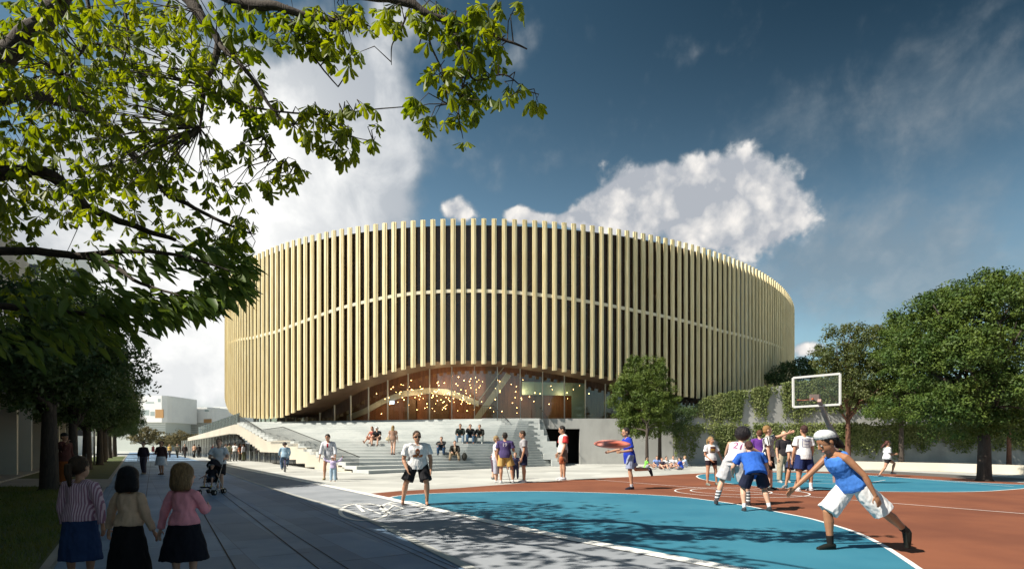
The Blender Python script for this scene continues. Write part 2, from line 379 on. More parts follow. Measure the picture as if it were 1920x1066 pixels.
for s_ in np.arange(2, 40, 1.25):
    for j, (o0, o1) in enumerate(((e_off, .3), (.3, 1.35), (1.35, 2.0), (2.0, 3.4))):
        if (k + j) % 3 == 0:
            band_mesh([ST(o0, s_ + 4 + j * .4), ST(o1, s_ + 4 + j * .4)], .012, .008, mb=jm)
    k += 1
tag(jm.build('paving_joint', M['joint'], fix=False), kind='structure')
# bicycle symbol painted on the lane
bk = MB()
def ring(cx, cy, rx, ry, w=.085):
    pts = [G(cx + rx * math.cos(2 * math.pi * i / 32), cy + ry * math.sin(2 * math.pi * i / 32)) for i in range(32)]
    band_mesh(pts, w, .0165, True, bk)
ring(682, 960, 44, 16); ring(757, 953, 42, 13.5)
def zz(l, w=.075, z=.017): band_mesh([G(*p) for p in l], w, z, mb=bk)
zz([(682, 960), (668, 946), (698, 945.5)], z=.0172); zz([(668, 946), (716, 965), (738, 948), (668, 946.5)], z=.0176); zz([(716, 965), (757, 953), (736, 947), (722, 944)], z=.018); zz([(638, 947.5), (660, 944.5), (668, 946)], .09, z=.0184); zz([(728, 944), (745, 944.5)], .12, z=.0188)
tag(bk.build('painted_bicycle_symbol', M['paint'], fix=False), kind='structure')
# the court
red = [wl[3], G(690, 925), G(745, 920), G(860, 914), G(980, 905), G(1100, 897), G(1240, 890.5), G(1320, 886), G(1460, 882.5), G(1600, 884), G(1760, 893), G(1925, 905), Vector((30, 16, 0)), Vector((16, 3, 0)), wl_ext[-1]] + wl_ext[-2:3:-1]
sheet('court', red, .004, M['red'])
nb_px = [(728, 934), (745, 929.5), (798, 925.3), (880, 922.6), (960, 921), (1032, 921), (1169, 925), (1272, 931), (1340, 939), (1399, 948), (1457, 959.5), (1510, 970), (1548, 980), (1602, 997), (1649, 1019), (1685, 1041), (1722, 1066)]
nb = [G(*p) for p in nb_px]; nbs = smooth_line(nb, 4); tail = [nbs[-1] + (nbs[-1] - nbs[-2]).normalized() * 1.5]
wls = smooth_line(wl_ext, 4)
sheet('court_blue_area', nbs + tail + [wl_ext[-1]] + [p for p in wl_ext[-2:4:-1]] , .008, M['blue'])
strip('court_line', nbs + tail, .075, .012, M['paint'])
strip('white_line', wls, .27, .020, M['paint'])
fb_top = [(1306, 893), (1312, 889.5), (1335, 887.2), (1400, 885.6), (1460, 885), (1540, 886.5), (1635, 891), (1760, 899.5), (1880, 906.5), (1930, 909)]
fb_bot = [(1930, 914), (1895, 917.5), (1840, 921), (1760, 922), (1638, 921), (1560, 918.5), (1472, 915), (1400, 909.5), (1345, 903), (1315, 897.5)]
fb = [G(*p) for p in fb_top + fb_bot]; fbs = smooth_line(fb + [fb[0]], 4)[:-1]
sheet('court_blue_area', fbs, .008, M['blue'])
strip('court_line', fbs, .07, .012, M['paint'], close=True)
c0 = G(1387, 922)
for r_, cc in ((1.95, c0), (1.2, c0 + Vector((-.2, .25, 0)))):
    strip('court_line', [cc + Vector((math.cos(t) * r_, math.sin(t) * r_, 0)) for t in np.linspace(0, 2 * math.pi, 60, False)], .05, .014, M['paint'], close=True)
for a, b, z in (((1117, 899), (1930, 964), .016), ((1400, 896), (1600, 900), .013), ((1400, 901), (1640, 909), .0135), ((1600, 884 + 4), (1900, 912), .0145), ((1632, 904), (1660, 899.5), .0138), ((1450, 889), (1620, 897), .0142)):
    strip('court_line', [G(*a), G(*b)], .05, z, M['paint'])
strip('track_band', [G(1600, 881), G(1760, 890), G(1930, 900)], 2.6, .006, M['asphalt'])
strip('ochre_line', [G(1596, 878.4), G(1760, 883), G(1930, 891.5)], .12, .013, mat('ochre_paint', (.45, .25, .06), .7))
# lawn on the left and the little path crossing it
lawn = sheet('lawn', [ST(e_off - .12, -6), ST(e_off - .12, 95), ST(-4.3, 95), ST(-4.3, 24), ST(-9, 22), ST(-9, -6)], .03, M['grass'])
strip('lawn_kerb', [ST(e_off - .06, -6), ST(e_off - .06, 95)], .10, .05, M['path'])
sheet('garden_path', [G(-60, 913.6), G(203, 913.6), G(212, 899), G(-60, 897)], .036, M['path'])
rg = np.random.default_rng(3); n = 42000
s_ = 4 + 26 * rg.random(n) ** 1.5; off = e_off - .15 - rg.random(n) * np.minimum(5, 8.3 - s_ * 0)
base = np.outer(off, SN) + np.outer(s_, SD); py_ = HY + F * EYE / base[:, 1]
keep = ~((py_ > 896) & (py_ < 914.5) ) & (base[:, 1] > 4)
base = base[keep]; n = len(base); h = .05 + .07 * rg.random(n); a = rg.random(n) * 6.28; wd = .006 + .006 * rg.random(n)
t = np.stack([np.cos(a), np.sin(a), a * 0], 1); ln = rg.normal(0, .035, (n, 3)); ln[:, 2] = h; base[:, 2] = .03
v = np.stack([base - t * wd[:, None], base + t * wd[:, None], base + ln], 1).reshape(-1, 3)
g = link('grass', numesh('grass', v, np.arange(3 * n).reshape(n, 3)), M['blade']); tag(g, 'short dark grass beside the paved street', 'grass', kind='stuff')

# ============================================================ ARENA
EC = Vector((3.003, 100.844)); EA, EB, EP = 57.795, 40.181, 1.374
tt = np.linspace(0, 2 * np.pi, 8001)
ex = EA * np.cos(tt) * math.cos(EP) - EB * np.sin(tt) * math.sin(EP) + EC.x
ey = EA * np.cos(tt) * math.sin(EP) + EB * np.sin(tt) * math.cos(EP) + EC.y
arc = np.concatenate([[0], np.cumsum(np.hypot(np.diff(ex), np.diff(ey)))]); PER = arc[-1]
def ept(s, inset=0.0):
    """point on the oval at arc length s, moved inward by inset; returns point and outward normal"""
    s = s % PER; x = np.interp(s, arc, ex); y = np.interp(s, arc, ey)
    x1 = np.interp((s + .05) % PER, arc, ex); y1 = np.interp((s + .05) % PER, arc, ey)
    tx, ty = x1 - x, y1 - y; l = math.hypot(tx, ty); tx /= l; ty /= l; nx, ny = ty, -tx
    return Vector((x - nx * inset, y - ny * inset, 0)), Vector((nx, ny, 0))
# which arc lengths face the camera, and the picture column each one falls in
ss = np.arange(0, PER, .25); ang = []
for s in ss:
    p, nrm = ept(s); ang.append((CX + F * p.x / p.y, nrm.dot(Vector((0, 0, 0)) - p) > 0, p.y))
vis = [(s, a[0]) for s, a in zip(ss, ang) if a[1]]
near = min(vis, key=lambda q: ept(q[0])[0].length)[0]
# unroll so the visible run is contiguous around 'near'
def rel(s): return (s - near + PER / 2) % PER - PER / 2
vr = sorted((rel(s), x) for s, x in vis)
if vr[0][1] > vr[-1][1]: sgn = -1
else: sgn = 1
vr = [(r, x) for r, x in vr if 415 < x < 1492]
rs = np.array([r for r, x in vr]); xs = np.array([x for r, x in vr])
o_ = np.argsort(xs); xs_s, rs_s = xs[o_], rs[o_]
def r_of_x(px): return float(np.interp(px, xs_s, rs_s))
def z_profile(pts, left_tail, right_tail):
    """height along the wall from traced picture points"""
    R_, Z_ = [], []
    for px, py in pts:
        r = r_of_x(px); Y = ept(near + r)[0].y; R_.append(r); Z_.append(EYE + (HY - py) / F * Y)
    if R_[0] > R_[-1]: R_, Z_ = R_[::-1], Z_[::-1]; left_tail, right_tail = right_tail, left_tail
    R_ = [R_[0] - 14, R_[0] - 5] + R_ + [R_[-1] + 5, R_[-1] + 14]
    Z_ = left_tail + Z_ + right_tail[::-1] if False else [left_tail[0], left_tail[1]] + Z_ + [right_tail[1], right_tail[0]]
    return lambda r: float(np.interp(r, R_, Z_))
bot_px = [(432, 772), (445, 781), (471, 783), (499, 785), (530, 782.5), (550, 774), (572, 764), (593, 751), (625, 735), (660, 721), (696, 709.5), (735, 698), (774, 689.5), (814, 684.4), (873, 682), (940, 683), (970, 685.5), (1019, 691.5), (1078, 700.5), (1149, 714), (1210, 728), (1275, 742.7), (1322, 749), (1400, 755), (1478, 764)]
mid_px = [(426, 646), (443.6, 637.5), (475, 633), (518, 622), (554, 608), (589, 595), (633, 579), (672, 568.6), (719, 558), (774, 549.7), (837, 545.7), (908, 545.2), (960, 547.7), (1039, 555.6), (1110, 566.6), (1196, 583), (1291, 603.6), (1354, 620.6), (1413, 635), (1456, 648), (1481, 661)]
zb_f = z_profile(bot_px, [8.5, 6.5], [5.5, 5.2]); zm_f = z_profile(mid_px, [12, 12], [12, 12])
ZTOP = EYE + 17.15; PZ = 3.55
arena = empty('arena', (EC.x, EC.y, 0), 'large oval arena clad in tall vertical timber fins above a glazed foyer', 'arena')
def ring_wall(inset, zf0, zf1, n=260, r0=None, r1=None, seg=None):
    mb = MB(); rr = np.linspace(r0 if r0 is not None else -PER / 2, r1 if r1 is not None else PER / 2, n)
    for r in rr:
        p, _ = ept(near + r, inset); mb.v += [(p.x, p.y, zf0(r)), (p.x, p.y, zf1(r))]
    mb.f = [(2 * i, 2 * i + 2, 2 * i + 3, 2 * i + 1) for i in range(n - 1)]; mb.mi = [0] * len(mb.f); return mb
def ring_flat(in0, in1, zf0, zf1, n=260):
    mb = MB()
    for r in np.linspace(-PER / 2, PER / 2, n):
        a, _ = ept(near + r, in0); b, _ = ept(near + r, in1); mb.v += [(a.x, a.y, zf0(r)), (b.x, b.y, zf1(r))]
    mb.f = [(2 * i, 2 * i + 2, 2 * i + 3, 2 * i + 1) for i in range(n - 1)]; mb.mi = [0] * len(mb.f); return mb
nf = int(PER / .775); fins = []
for i in range(nf):
    r = rel(i * PER / nf); p, nrm = ept(near + r); d = math.hypot(p.x, p.y); facing = nrm.dot(-p) / d
    px = CX + F * p.x / p.y
    fins.append((0 if (facing > -.05 and 400 < px < 1500) else 1, d, r, p, nrm))
fins.sort(key=lambda q: (q[0], q[1]))
def fin_geo(mb, r, p, nrm):
    t = Vector((-nrm.y, nrm.x, 0)); zb, zt = zb_f(r), ZTOP
    prof = [(-.21, .02), (-.21, .30), (-.085, .36), (-.075, .31), (.0, .31), (.01, .36), (.13, .36), (.14, .30), (.21, .30), (.21, -.5), (-.21, -.5)]
    # a bundle of boards: three front boards with shadow gaps, deep body behind
    prof = [(-.185, .11), (-.078, .11), (-.070, .05), (-.062, .15), (.054, .15), (.062, .05), (.07, .10), (.18, .10), (.18, -.03), (-.185, -.03)]
    n = len(prof); lo = [p + t * a + nrm * b for a, b in prof]
    mb.add([(q.x, q.y, zb + .02 * (k % 3)) for k, q in enumerate(lo)] + [(q.x, q.y, zt) for q in lo],
           [tuple(range(n)), tuple(range(2 * n - 1, n - 1, -1))] + [(i, (i + 1) % n, n + (i + 1) % n, n + i) for i in range(n)])
rest = MB()
for i, (_, d, r, p, nrm) in enumerate(fins):
    if i < 100:
        mb = MB(); fin_geo(mb, r, p, nrm); mb.build('fin', M['wood'], arena)
    elif _ == 0 or i % 2 == 0 or True: fin_geo(rest, r, p, nrm)
tag(rest.build('fin_rows', M['wood'], arena), kind='stuff')
# horizontal rail threading the fins
mb = MB(); n = 420; rr = np.linspace(-PER / 2, PER / 2, n)
for r in rr:
    for ins, dz_ in ((-.05, -.12), (-.05, .12), (.06, .12), (.06, -.12)):
        p, _ = ept(near + r, ins); mb.v.append((p.x, p.y, zm_f(r) + dz_))
mb.f = [(4 * i + j, 4 * (i + 1) + j, 4 * (i + 1) + (j + 1) % 4, 4 * i + (j + 1) % 4) for i in range(n - 1) for j in range(4)]; mb.mi = [0] * len(mb.f)
mb.build('rail_band', M['band'], arena)
GI = 2.9                                                # the foyer glass stands this far inside the fins
zs = lambda r: zb_f(r) + .25
ring_wall(.14, zs, lambda r: ZTOP - .5).build('facade_glass', M['skin_glass'], arena)
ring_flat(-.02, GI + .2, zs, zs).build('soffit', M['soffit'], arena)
ring_flat(.05, 30, lambda r: ZTOP - .45, lambda r: ZTOP - .2).build('roof', M['roof'], arena)
zt_in = lambda r: ZTOP - .5
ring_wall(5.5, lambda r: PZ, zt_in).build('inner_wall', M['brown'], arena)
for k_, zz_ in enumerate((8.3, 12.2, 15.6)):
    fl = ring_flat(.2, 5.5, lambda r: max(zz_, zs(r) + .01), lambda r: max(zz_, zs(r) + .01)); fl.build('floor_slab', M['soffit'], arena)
# roof beams seen dimly behind the upper glass
bm_ = MB()
for r in np.arange(-48, 60, 1.6):
    a, _ = ept(near + r, .95); b, _ = ept(near + r + 3.2, 5.3); a.z = 11.9; b.z = 15.8; bm_.bar(a, b, .10)
bm_.build('roof_beam', M['steel'], arena)
g0, g1 = r_of_x(424), r_of_x(1400); g0, g1 = min(g0, g1), max(g0, g1)
ring_wall(GI, lambda r: PZ, zs, 200, g0 - 14, g1 + 4).build('foyer_glass', M['foyer_glass'], arena)
for r in np.arange(g0 - 13, g1 + 3, 2.05):
    a, nr = ept(near + r, GI - .03); t = Vector((-nr.y, nr.x, 0)); h = zs(r) - PZ
    if h < .2: continue
    MB().obox((a.x, a.y, PZ + h / 2), t * .028, nr * .06, (0, 0, h / 2)).build('mullion', M['mull'], arena)
# foyer: sloping tribune underside, stair stringer, glazed gallery, dark back wall bays
fw = MB(); n = 80
def inner(px, inset, z): p, _ = ept(near + r_of_x(px), inset); return Vector((p.x, p.y, z))
gal = [(560, PZ + .15), (600, PZ + .7), (650, PZ + 1.6), (700, PZ + 2.15), (760, PZ + 2.35), (810, PZ + 2.2), (860, PZ + 1.6), (890, PZ + 1.2)]
for x, z in gal:
    for ins in (5.2, 5.4):
        for dz_ in (0, .5): fw.v.append(tuple(inner(x, ins, z + dz_)))
fw.f = [(4 * i + a, 4 * i + 4 + a, 4 * i + 4 + b, 4 * i + b) for i in range(len(gal) - 1) for a, b in ((0, 1), (1, 3), (3, 2), (2, 0))]; fw.mi = [0] * len(fw.f)
fw.build('gallery_edge', M['mull'], arena)
st = MB()
st.bar(inner(885, 4.6, PZ + .1), inner(965, 4.6, PZ + 3.9), .25, .5); st.bar(inner(880, 4.2, PZ + 1.1), inner(962, 4.2, PZ + 4.9), .06, .08)
st.build('stair_stringer', M['mull'], arena)
gp = MB()
for x0, x1, z0, z1 in ((997, 1116, PZ + 2.2, PZ + 3.3), (1116, 1150, PZ + .1, PZ + 3.3)):
    gp.extrude([inner(x0, 4.6, z0), inner(x1, 4.6, z0), inner(x1, 4.6, z1), inner(x0, 4.6, z1)], (0, .1, 0))
gp.build('gallery_panel', mat('green_glass_panel', (.22, .34, .31), .3), arena)
bb = MB()
for x0, x1, z1 in ((700, 728, 1.9), (756, 790, 2.1), (790, 812, 2.4), (908, 935, 5), (1035, 1052, 3.4)):
    bb.extrude([inner(x0, 5.3, PZ), inner(x1, 5.3, PZ), inner(x1, 5.3, PZ + z1), inner(x0, 5.3, PZ + z1)], (0, .15, 0))
bb.build('back_wall_bay', M['soffit'], arena)
MB().extrude([inner(668, 4.9, PZ + 1.5), inner(679, 4.9, PZ + 1.5), inner(679, 4.9, PZ + 1.78), inner(668, 4.9, PZ + 1.78)], (0, .05, 0)).build('lit_screen', mat('lit_screen', (.65, .8, 1), .5, emit=2.2), arena)
# pendant lamps of the foyer
lamp_m = mat('lamp_glow', (1, .50, .17), .5, emit=16); cord_m = M['metal']
lb = MB(); lb.ell_r((0, 0, 0), .030); lb.cur = 1; lb.bar((0, 0, .05), (0, 0, .9), .008); lamp_me = lb.mesh('pendant_lamp'); lamp_me.materials.append(lamp_m); lamp_me.materials.append(cord_m)
lr = random.Random(4)
spots = []
for cx_, cy_, sx, sy, n_ in ((805, 748, 22, 13, 34), (772, 740, 45, 22, 34), (725, 735, 26, 12, 18), (880, 728, 26, 22, 20), (845, 745, 14, 20, 14), (1010, 745, 50, 14, 18), (950, 735, 30, 18, 10), (1110, 735, 20, 12, 8), (690, 745, 20, 10, 8)):
    for _ in range(n_):
        x, y = lr.gauss(cx_, sx), lr.gauss(cy_, sy)
        ins = lr.uniform(3.4, 5.0); r = r_of_x(x); p, _n = ept(near + r, ins); z = EYE + (HY - y) / F * p.y
        if PZ + .5 < z < zs(r) - .7 + .4: spots.append((p.x, p.y, z))
for q in spots:
    o = bpy.data.objects.new('pendant_lamp', lamp_me); col.objects.link(o); o.location = q; s0 = lr.uniform(.7, 1.25); o.scale = (s0, s0, s0)
    tag(o, 'small glowing pendant lamp hanging inside the glazed foyer', 'lamp', 'pendant lamps in the foyer')
for px, z, e in ((640, PZ + 1.2, 30), (720, PZ + 2, 70), (800, PZ + 2.6, 100), (880, PZ + 2.8, 60), (1000, PZ + 2.4, 50), (1090, PZ + 2.2, 36)):
    l = bpy.data.objects.new('foyer_light', bpy.data.lights.new('foyer_light', 'POINT')); col.objects.link(l)
    l.location = inner(px, 4.2, z); l.data.energy = e; l.data.color = (1, .62, .32); l.data.shadow_soft_size = .4
# ============================================================ TERRACE AND STAIRS
QA, QB = G(400, 861), G(690, 888)                        # foot of the side face of the stairs
def onQ(px, py=None, off=0):
    """intersection of picture column px with the vertical side plane (moved inward by off)"""
    d = (QB - QA).normalized(); nrm = Vector((-d.y, d.x, 0)); nrm = nrm if nrm.x > 0 else -nrm
    a = QA + nrm * off; rx = (px - CX) / F
    # a + t d = (rx*Y, Y)
    t = (rx * a.y - a.x) / (d.x - rx * d.y); Y = a.y + t * d.y
    return Vector((rx * Y, Y, EYE + (HY - (py if py is not None else HY)) / F * Y))
QD = (QB - QA).normalized(); QN = Vector((-QD.y, QD.x, 0)); QN = QN if QN.x > 0 else -QN
def Lz(z):      # left end of the tread line at height z
    Y = float(np.interp(z, [0, .80, 1.62, 1.78, PZ], [29.5, 34.9, 39.2, 43.2, 52.0])); t = (Y - QA.y) / QD.y; p = QA + QD * t; return Vector((p.x, p.y))
def Mz(z): return Vector((float(np.interp(z, [0, PZ], [-3.2, -2.5])), float(np.interp(z, [0, 1.4, 1.75, PZ], [34.8, 38.4, 40.2, 45.4]))))
def Rz(z): return Vector((float(np.interp(z, [0, PZ], [3.3, 2.4])), float(np.interp(z, [0, PZ], [42.2, 45.3]))))
stairs = empty('grandstand_stairs', (-4, 38, 0), 'broad pale concrete sitting stairs rising from the plaza to the glazed foyer', 'stairs')
NS = 20; rh = PZ / NS
for i in range(NS):
    z1 = rh * (i + 1); z0 = max(0, z1 - rh - .02)
    fr = [Lz(rh * i), Mz(rh * i), Rz(rh * i)]; nx_ = rh * (i + 1.35)
    bk_ = [Lz(nx_ if i < NS - 1 else PZ), Mz(nx_ if i < NS - 1 else PZ), Rz(nx_ if i < NS - 1 else PZ)]
    if i == NS - 1: bk_ = [q + Vector((0, 1.0)) for q in bk_]
    sm3 = lambda l: smooth_line([Vector((*q, 0)) for q in l], 6)
    poly = [*sm3(fr), *sm3(bk_)[::-1]]
    MB().prism([(q.x, q.y) for q in poly], z0 if i else 0.0, z1 - .0005 * i).build('step', M['step'], stairs, bevel=.012)
# coarse sitting steps on the right
xl = [1034, 1019, 1003, 975, 948, 930, 912, 903]; xr = [1056, 1052, 1048, 1043, 1026, 1020, 1013, 1012]
for k in range(8):
    y0 = 40.9 + .52 * k; z1 = .4445 * (k + 1) + (.002 if k == 7 else 0)
    a, b = (xl[k] - CX) / F * y0, (xr[k] - CX) / F * y0
    MB().box(a, b, y0, 45.2 + .01 * k, .4445 * k if k else 0, z1).build('sitting_step', M['step'], stairs, bevel=.015)
# side face of the stairs, a folded plate
prof_top = [(352, 820), (440, 795), (447, 795), (500, 827), (533, 825)]
noses = [(544, 831), (559, 838.6), (575, 846.5), (592, 855.7), (601, 859.6), (618, 867.5), (634, 875), (646, 882), (659, 888)]
pt = list(prof_top); last = prof_top[-1][1]
for x, y in noses: pt += [(x, last), (x, y)]; last = y
pt += [(676, last), (676, 888.6)]
under = [(590, 879.2), (590, 875), (572, 875), (572, 868), (555, 868), (555, 861), (540, 861), (540, 854), (524, 854), (524, 848), (487, 846.5)]
x, y = 487, 846.5
while x > 447: under += [(x, y - 3.6)]; x -= 4.6; y -= 3.6; under += [(x, y)]
under += [(444, 813), (430, 812.5), (352, 826)]
bmx = bmesh.new(); vs = [bmx.verts.new(onQ(a, b)) for a, b in pt + [(640, 888.2 - 3.3)][:0] + under]
f_ = bmx.faces.new(vs); ex_ = bmesh.ops.extrude_face_region(bmx, geom=[f_]); bmesh.ops.translate(bmx, verts=[v for v in ex_['geom'] if isinstance(v, bmesh.types.BMVert)], vec=QN * .30)
bmesh.ops.recalc_face_normals(bmx, faces=bmx.faces); bmesh.ops.triangulate(bmx, faces=[f for f in bmx.faces if len(f.verts) > 4])
me = bpy.data.meshes.new('side_wall'); bmx.to_mesh(me); bmx.free(); link('side_wall', me, M['cream'], stairs)
# second short flight behind that face (from the terrace down to the landing)
for k in range(9):
    z1 = PZ - .02 - k * .195; a = onQ(447 + k * 5.6, off=.31); a.z = 0; b = onQ(447 + (k + 1) * 5.6 + 1.5, off=.31); b.z = 0
    w_ = QN * 1.1
    MB().prism([tuple(a.xy), tuple(b.xy), tuple((b + w_).xy), tuple((a + w_).xy)], z1 - .3, z1 - .19).build('step', M['cream'], stairs)
# dark glazed undercroft with thin light mullions
uc = empty('undercroft_shopfront', tuple(onQ(470, off=1.6).xy) + (0,), 'dark glazed front with thin pale mullions under the stair landing', 'shopfront')
a = onQ(340, off=1.6); b = onQ(572, off=1.6); a.z = b.z = 0
MB().extrude([a, b, b + Vector((0, 0, .6)), onQ(535, off=1.6) * 1.0, ] if False else [a, b, Vector((b.x, b.y, .35)), Vector((*onQ(520, off=1.6).xy, 1.0)), Vector((*onQ(455, off=1.6).xy, 1.8)), Vector((*onQ(440, off=1.6).xy, 2.7)), Vector((a.x, a.y, 2.2))], QN * .3).build('dark_glazing', mat('dark_glazing', (.01, .011, .012), .12), uc)
L_ = (b - a).length; n = 34
for i in range(n):
    q = a.lerp(b, (i + .5) / n) - QN * .06; px = CX + F * q.x / q.y; h_ = float(np.interp(px, [340, 440, 455, 520, 572], [2.2, 2.7, 1.8, 1.0, .35])) + .02
    MB().box(q.x - .02, q.x + .02, q.y - .02, q.y + .02, .0, h_).build('mullion', M['mull'], uc)
# terrace slab, made of the plateau under the arena
plat = [Lz(PZ), Mz(PZ) + Vector((0, .3)), Rz(PZ) + Vector((0, .3)), Vector((2.4, 46.2)), Vector((13.8, 46.2)), Vector((14.2, 50.6)), Vector((48, 50.6)), Vector((70, 70)), Vector((70, 150)), Vector((-60, 150)), Vector((-42, 84)), Lz(PZ) + Vector((-6.0, 17))]
bmx = bmesh.new(); f_ = bmx.faces.new([bmx.verts.new((p.x, p.y, PZ - .003)) for p in plat]); ex_ = bmesh.ops.extrude_face_region(bmx, geom=[f_])
bmesh.ops.translate(bmx, verts=[v for v in ex_['geom'] if isinstance(v, bmesh.types.BMVert)], vec=(0, 0, -.45)); bmesh.ops.recalc_face_normals(bmx, faces=bmx.faces)
me = bpy.data.meshes.new('terrace'); bmx.to_mesh(me); bmx.free(); tag(link('terrace', me, M['step']), kind='structure')
# right-hand wall with the black opening
wy = 45.3
wallr = empty('plaza_wall', (8, wy, 0), 'grey concrete retaining wall with a black doorway right of the stairs', 'wall')
X = lambda px, Y: (px - CX) / F * Y
MB().box(X(1087, wy), X(1262, wy), wy, wy + .5, 0, PZ + .04).box(X(1012, wy), X(1087, wy) - .004, wy, wy + .5, 2.78, PZ + .04).build('wall_panel', M['wall'], wallr)
MB().box(X(1004, wy), X(1090, wy), wy + 3, wy + 3.2, 0, 3).box(X(1090, wy) , X(1090, wy) + .2, wy + .51, wy + 3, 0, 3).build('dark_doorway', M['black'], wallr)  # near-black panels paint the darkness of the unlit recess
# railings
def railing(name, pts, h, label, gap=.14, th=.022, m=None, bar=.012):
    """pts are feet of the railing; a handrail, end posts and thin bars"""
    e = empty(name, tuple(pts[0]), label, 'railing'); hr = MB(); br = MB()
    top = [Vector(p) + Vector((0, 0, h)) for p in pts]
    for i in range(len(pts) - 1):
        hr.bar(top[i], top[i + 1], th * 2, th * 1.6); L = (Vector(pts[i + 1]) - Vector(pts[i])).length; n = max(2, int(L / gap))
        for k in range(n): p = Vector(pts[i]).lerp(Vector(pts[i + 1]), k / n); br.box(p.x - bar / 2, p.x + bar / 2, p.y - bar / 2, p.y + bar / 2, p.z, p.z + h - .01)
    hr.build('handrail', M['metal'], e)
    tag(br.build('baluster', m or M['metal'], e), kind='stuff')
def rq(px, py, h=1.0): p = onQ(px, py, .25); p.z -= h; return p
railing('stair_railing', [rq(446, 777, 1), rq(491, 805, 1), rq(530.5, 799.6, 1), rq(606, 829, 1), rq(674, 856, 1)], 1.0, 'long thin black railing down the left edge of the big stairs')
railing('stair_railing', [Vector((X(905, 45.4), 45.2, PZ)), Vector((X(925, 45), 44.9, PZ)), Vector((X(955, 43.3), 43.3, 2.25))], 1.0, 'short black railing at the head of the stairs above the three seated men')
railing('stair_railing', [Vector((X(1013, 45.2), 45.2, PZ)), Vector((X(1026, 44.6), 44.0, 2.6))], .9, 'small black railing beside the black doorway')
gr = empty('glass_balustrade', (-30, 62, PZ), 'pale glass balustrade along the terrace edge left of the arena', 'balustrade')
a, b = onQ(449, off=.5), onQ(372, off=.5); n = 14
for i in range(n):
    p, q = a.lerp(b, i / n), a.lerp(b, (i + .94) / n); z0 = float(np.interp(i, [0, n], [PZ - .15, 2.6])); z1 = float(np.interp(i + 1, [0, n], [PZ - .15, 2.6]))
    MB().extrude([(p.x, p.y, z0), (q.x, q.y, z1), (q.x, q.y, z1 + 1.1), (p.x, p.y, z0 + 1.1)], QN * .02).build('glass_pane', M['rail_glass'], gr)
# ============================================================ VEGETATION
def leaves(name, pts, nrm_bias, size, m, seed, parent=None, asp=.5, droop=0.0, fold=.25, **kw):
    """one mesh of small folded leaves at the given points (numpy n x 3)"""
    g = np.random.default_rng(seed); n = len(pts)
    a = g.normal(0, 1, (n, 3)); a[:, 2] -= droop; a /= np.linalg.norm(a, axis=1)[:, None]
    nn = g.normal(0, .55, (n, 3)) + nrm_bias; b = np.cross(nn, a); b /= np.linalg.norm(b, axis=1)[:, None] + 1e-9; up = np.cross(a, b)
    L = size * g.uniform(.65, 1.3, n)[:, None]
    W_ = L * asp
    v = np.stack([pts - a * L * .5, pts + a * L * .05 + b * W_ * .5 + up * W_ * fold, pts + a * L * .5, pts + a * L * .05 - b * W_ * .5 + up * W_ * fold], 1).reshape(-1, 3)
    return numesh(name, v, np.arange(4 * n).reshape(n, 4))
def blob_points(blobs, n, seed, clump=.28, per=26, shell=.55):
    """points gathered in clumps that sit in the outer part of a union of ellipsoids"""
    g = np.random.default_rng(seed); vol = np.array([b[1][0] * b[1][1] * b[1][2] for b in blobs]) ** .67; pr = vol / vol.sum()
    nc = max(1, n // per); idx = g.choice(len(blobs), nc, p=pr)
    c = np.array([b[0] for b in blobs], float)[idx]; r = np.array([b[1] for b in blobs], float)[idx]
    d = g.normal(0, 1, (nc, 3)); d /= np.linalg.norm(d, axis=1)[:, None]; rad = (shell + (1 - shell) * g.random(nc) ** .6)[:, None] * g.uniform(.86, 1.1, (nc, 1))
    cc = c + d * r * rad
    sz = clump * g.uniform(.5, 1.3, nc)
    o_ = g.normal(0, 1, (nc * per, 3)); o_ /= np.linalg.norm(o_, axis=1)[:, None]; o_ *= (g.random(nc * per) ** .4)[:, None] * 1.7
    p = np.repeat(cc, per, 0) + o_ * np.repeat(sz, per)[:, None] * [1, 1, .75]
    return p, np.repeat(d, per, 0) * .35 + o_ * .8
def limb(a, b, r0, r1, seed, n=6, wob=.08):
    g = random.Random(seed); a, b = Vector(a), Vector(b); L = (b - a).length; pts = []
    for i in range(n + 1):
        t = i / n; p = a.lerp(b, t); p += Vector((g.uniform(-1, 1), g.uniform(-1, 1), g.uniform(-.5, .5))) * wob * L * math.sin(math.pi * t) ; p.z += .06 * L * math.sin(math.pi * t); pts.append(p)
    return pts, [r0 + (r1 - r0) * i / n for i in range(n + 1)]
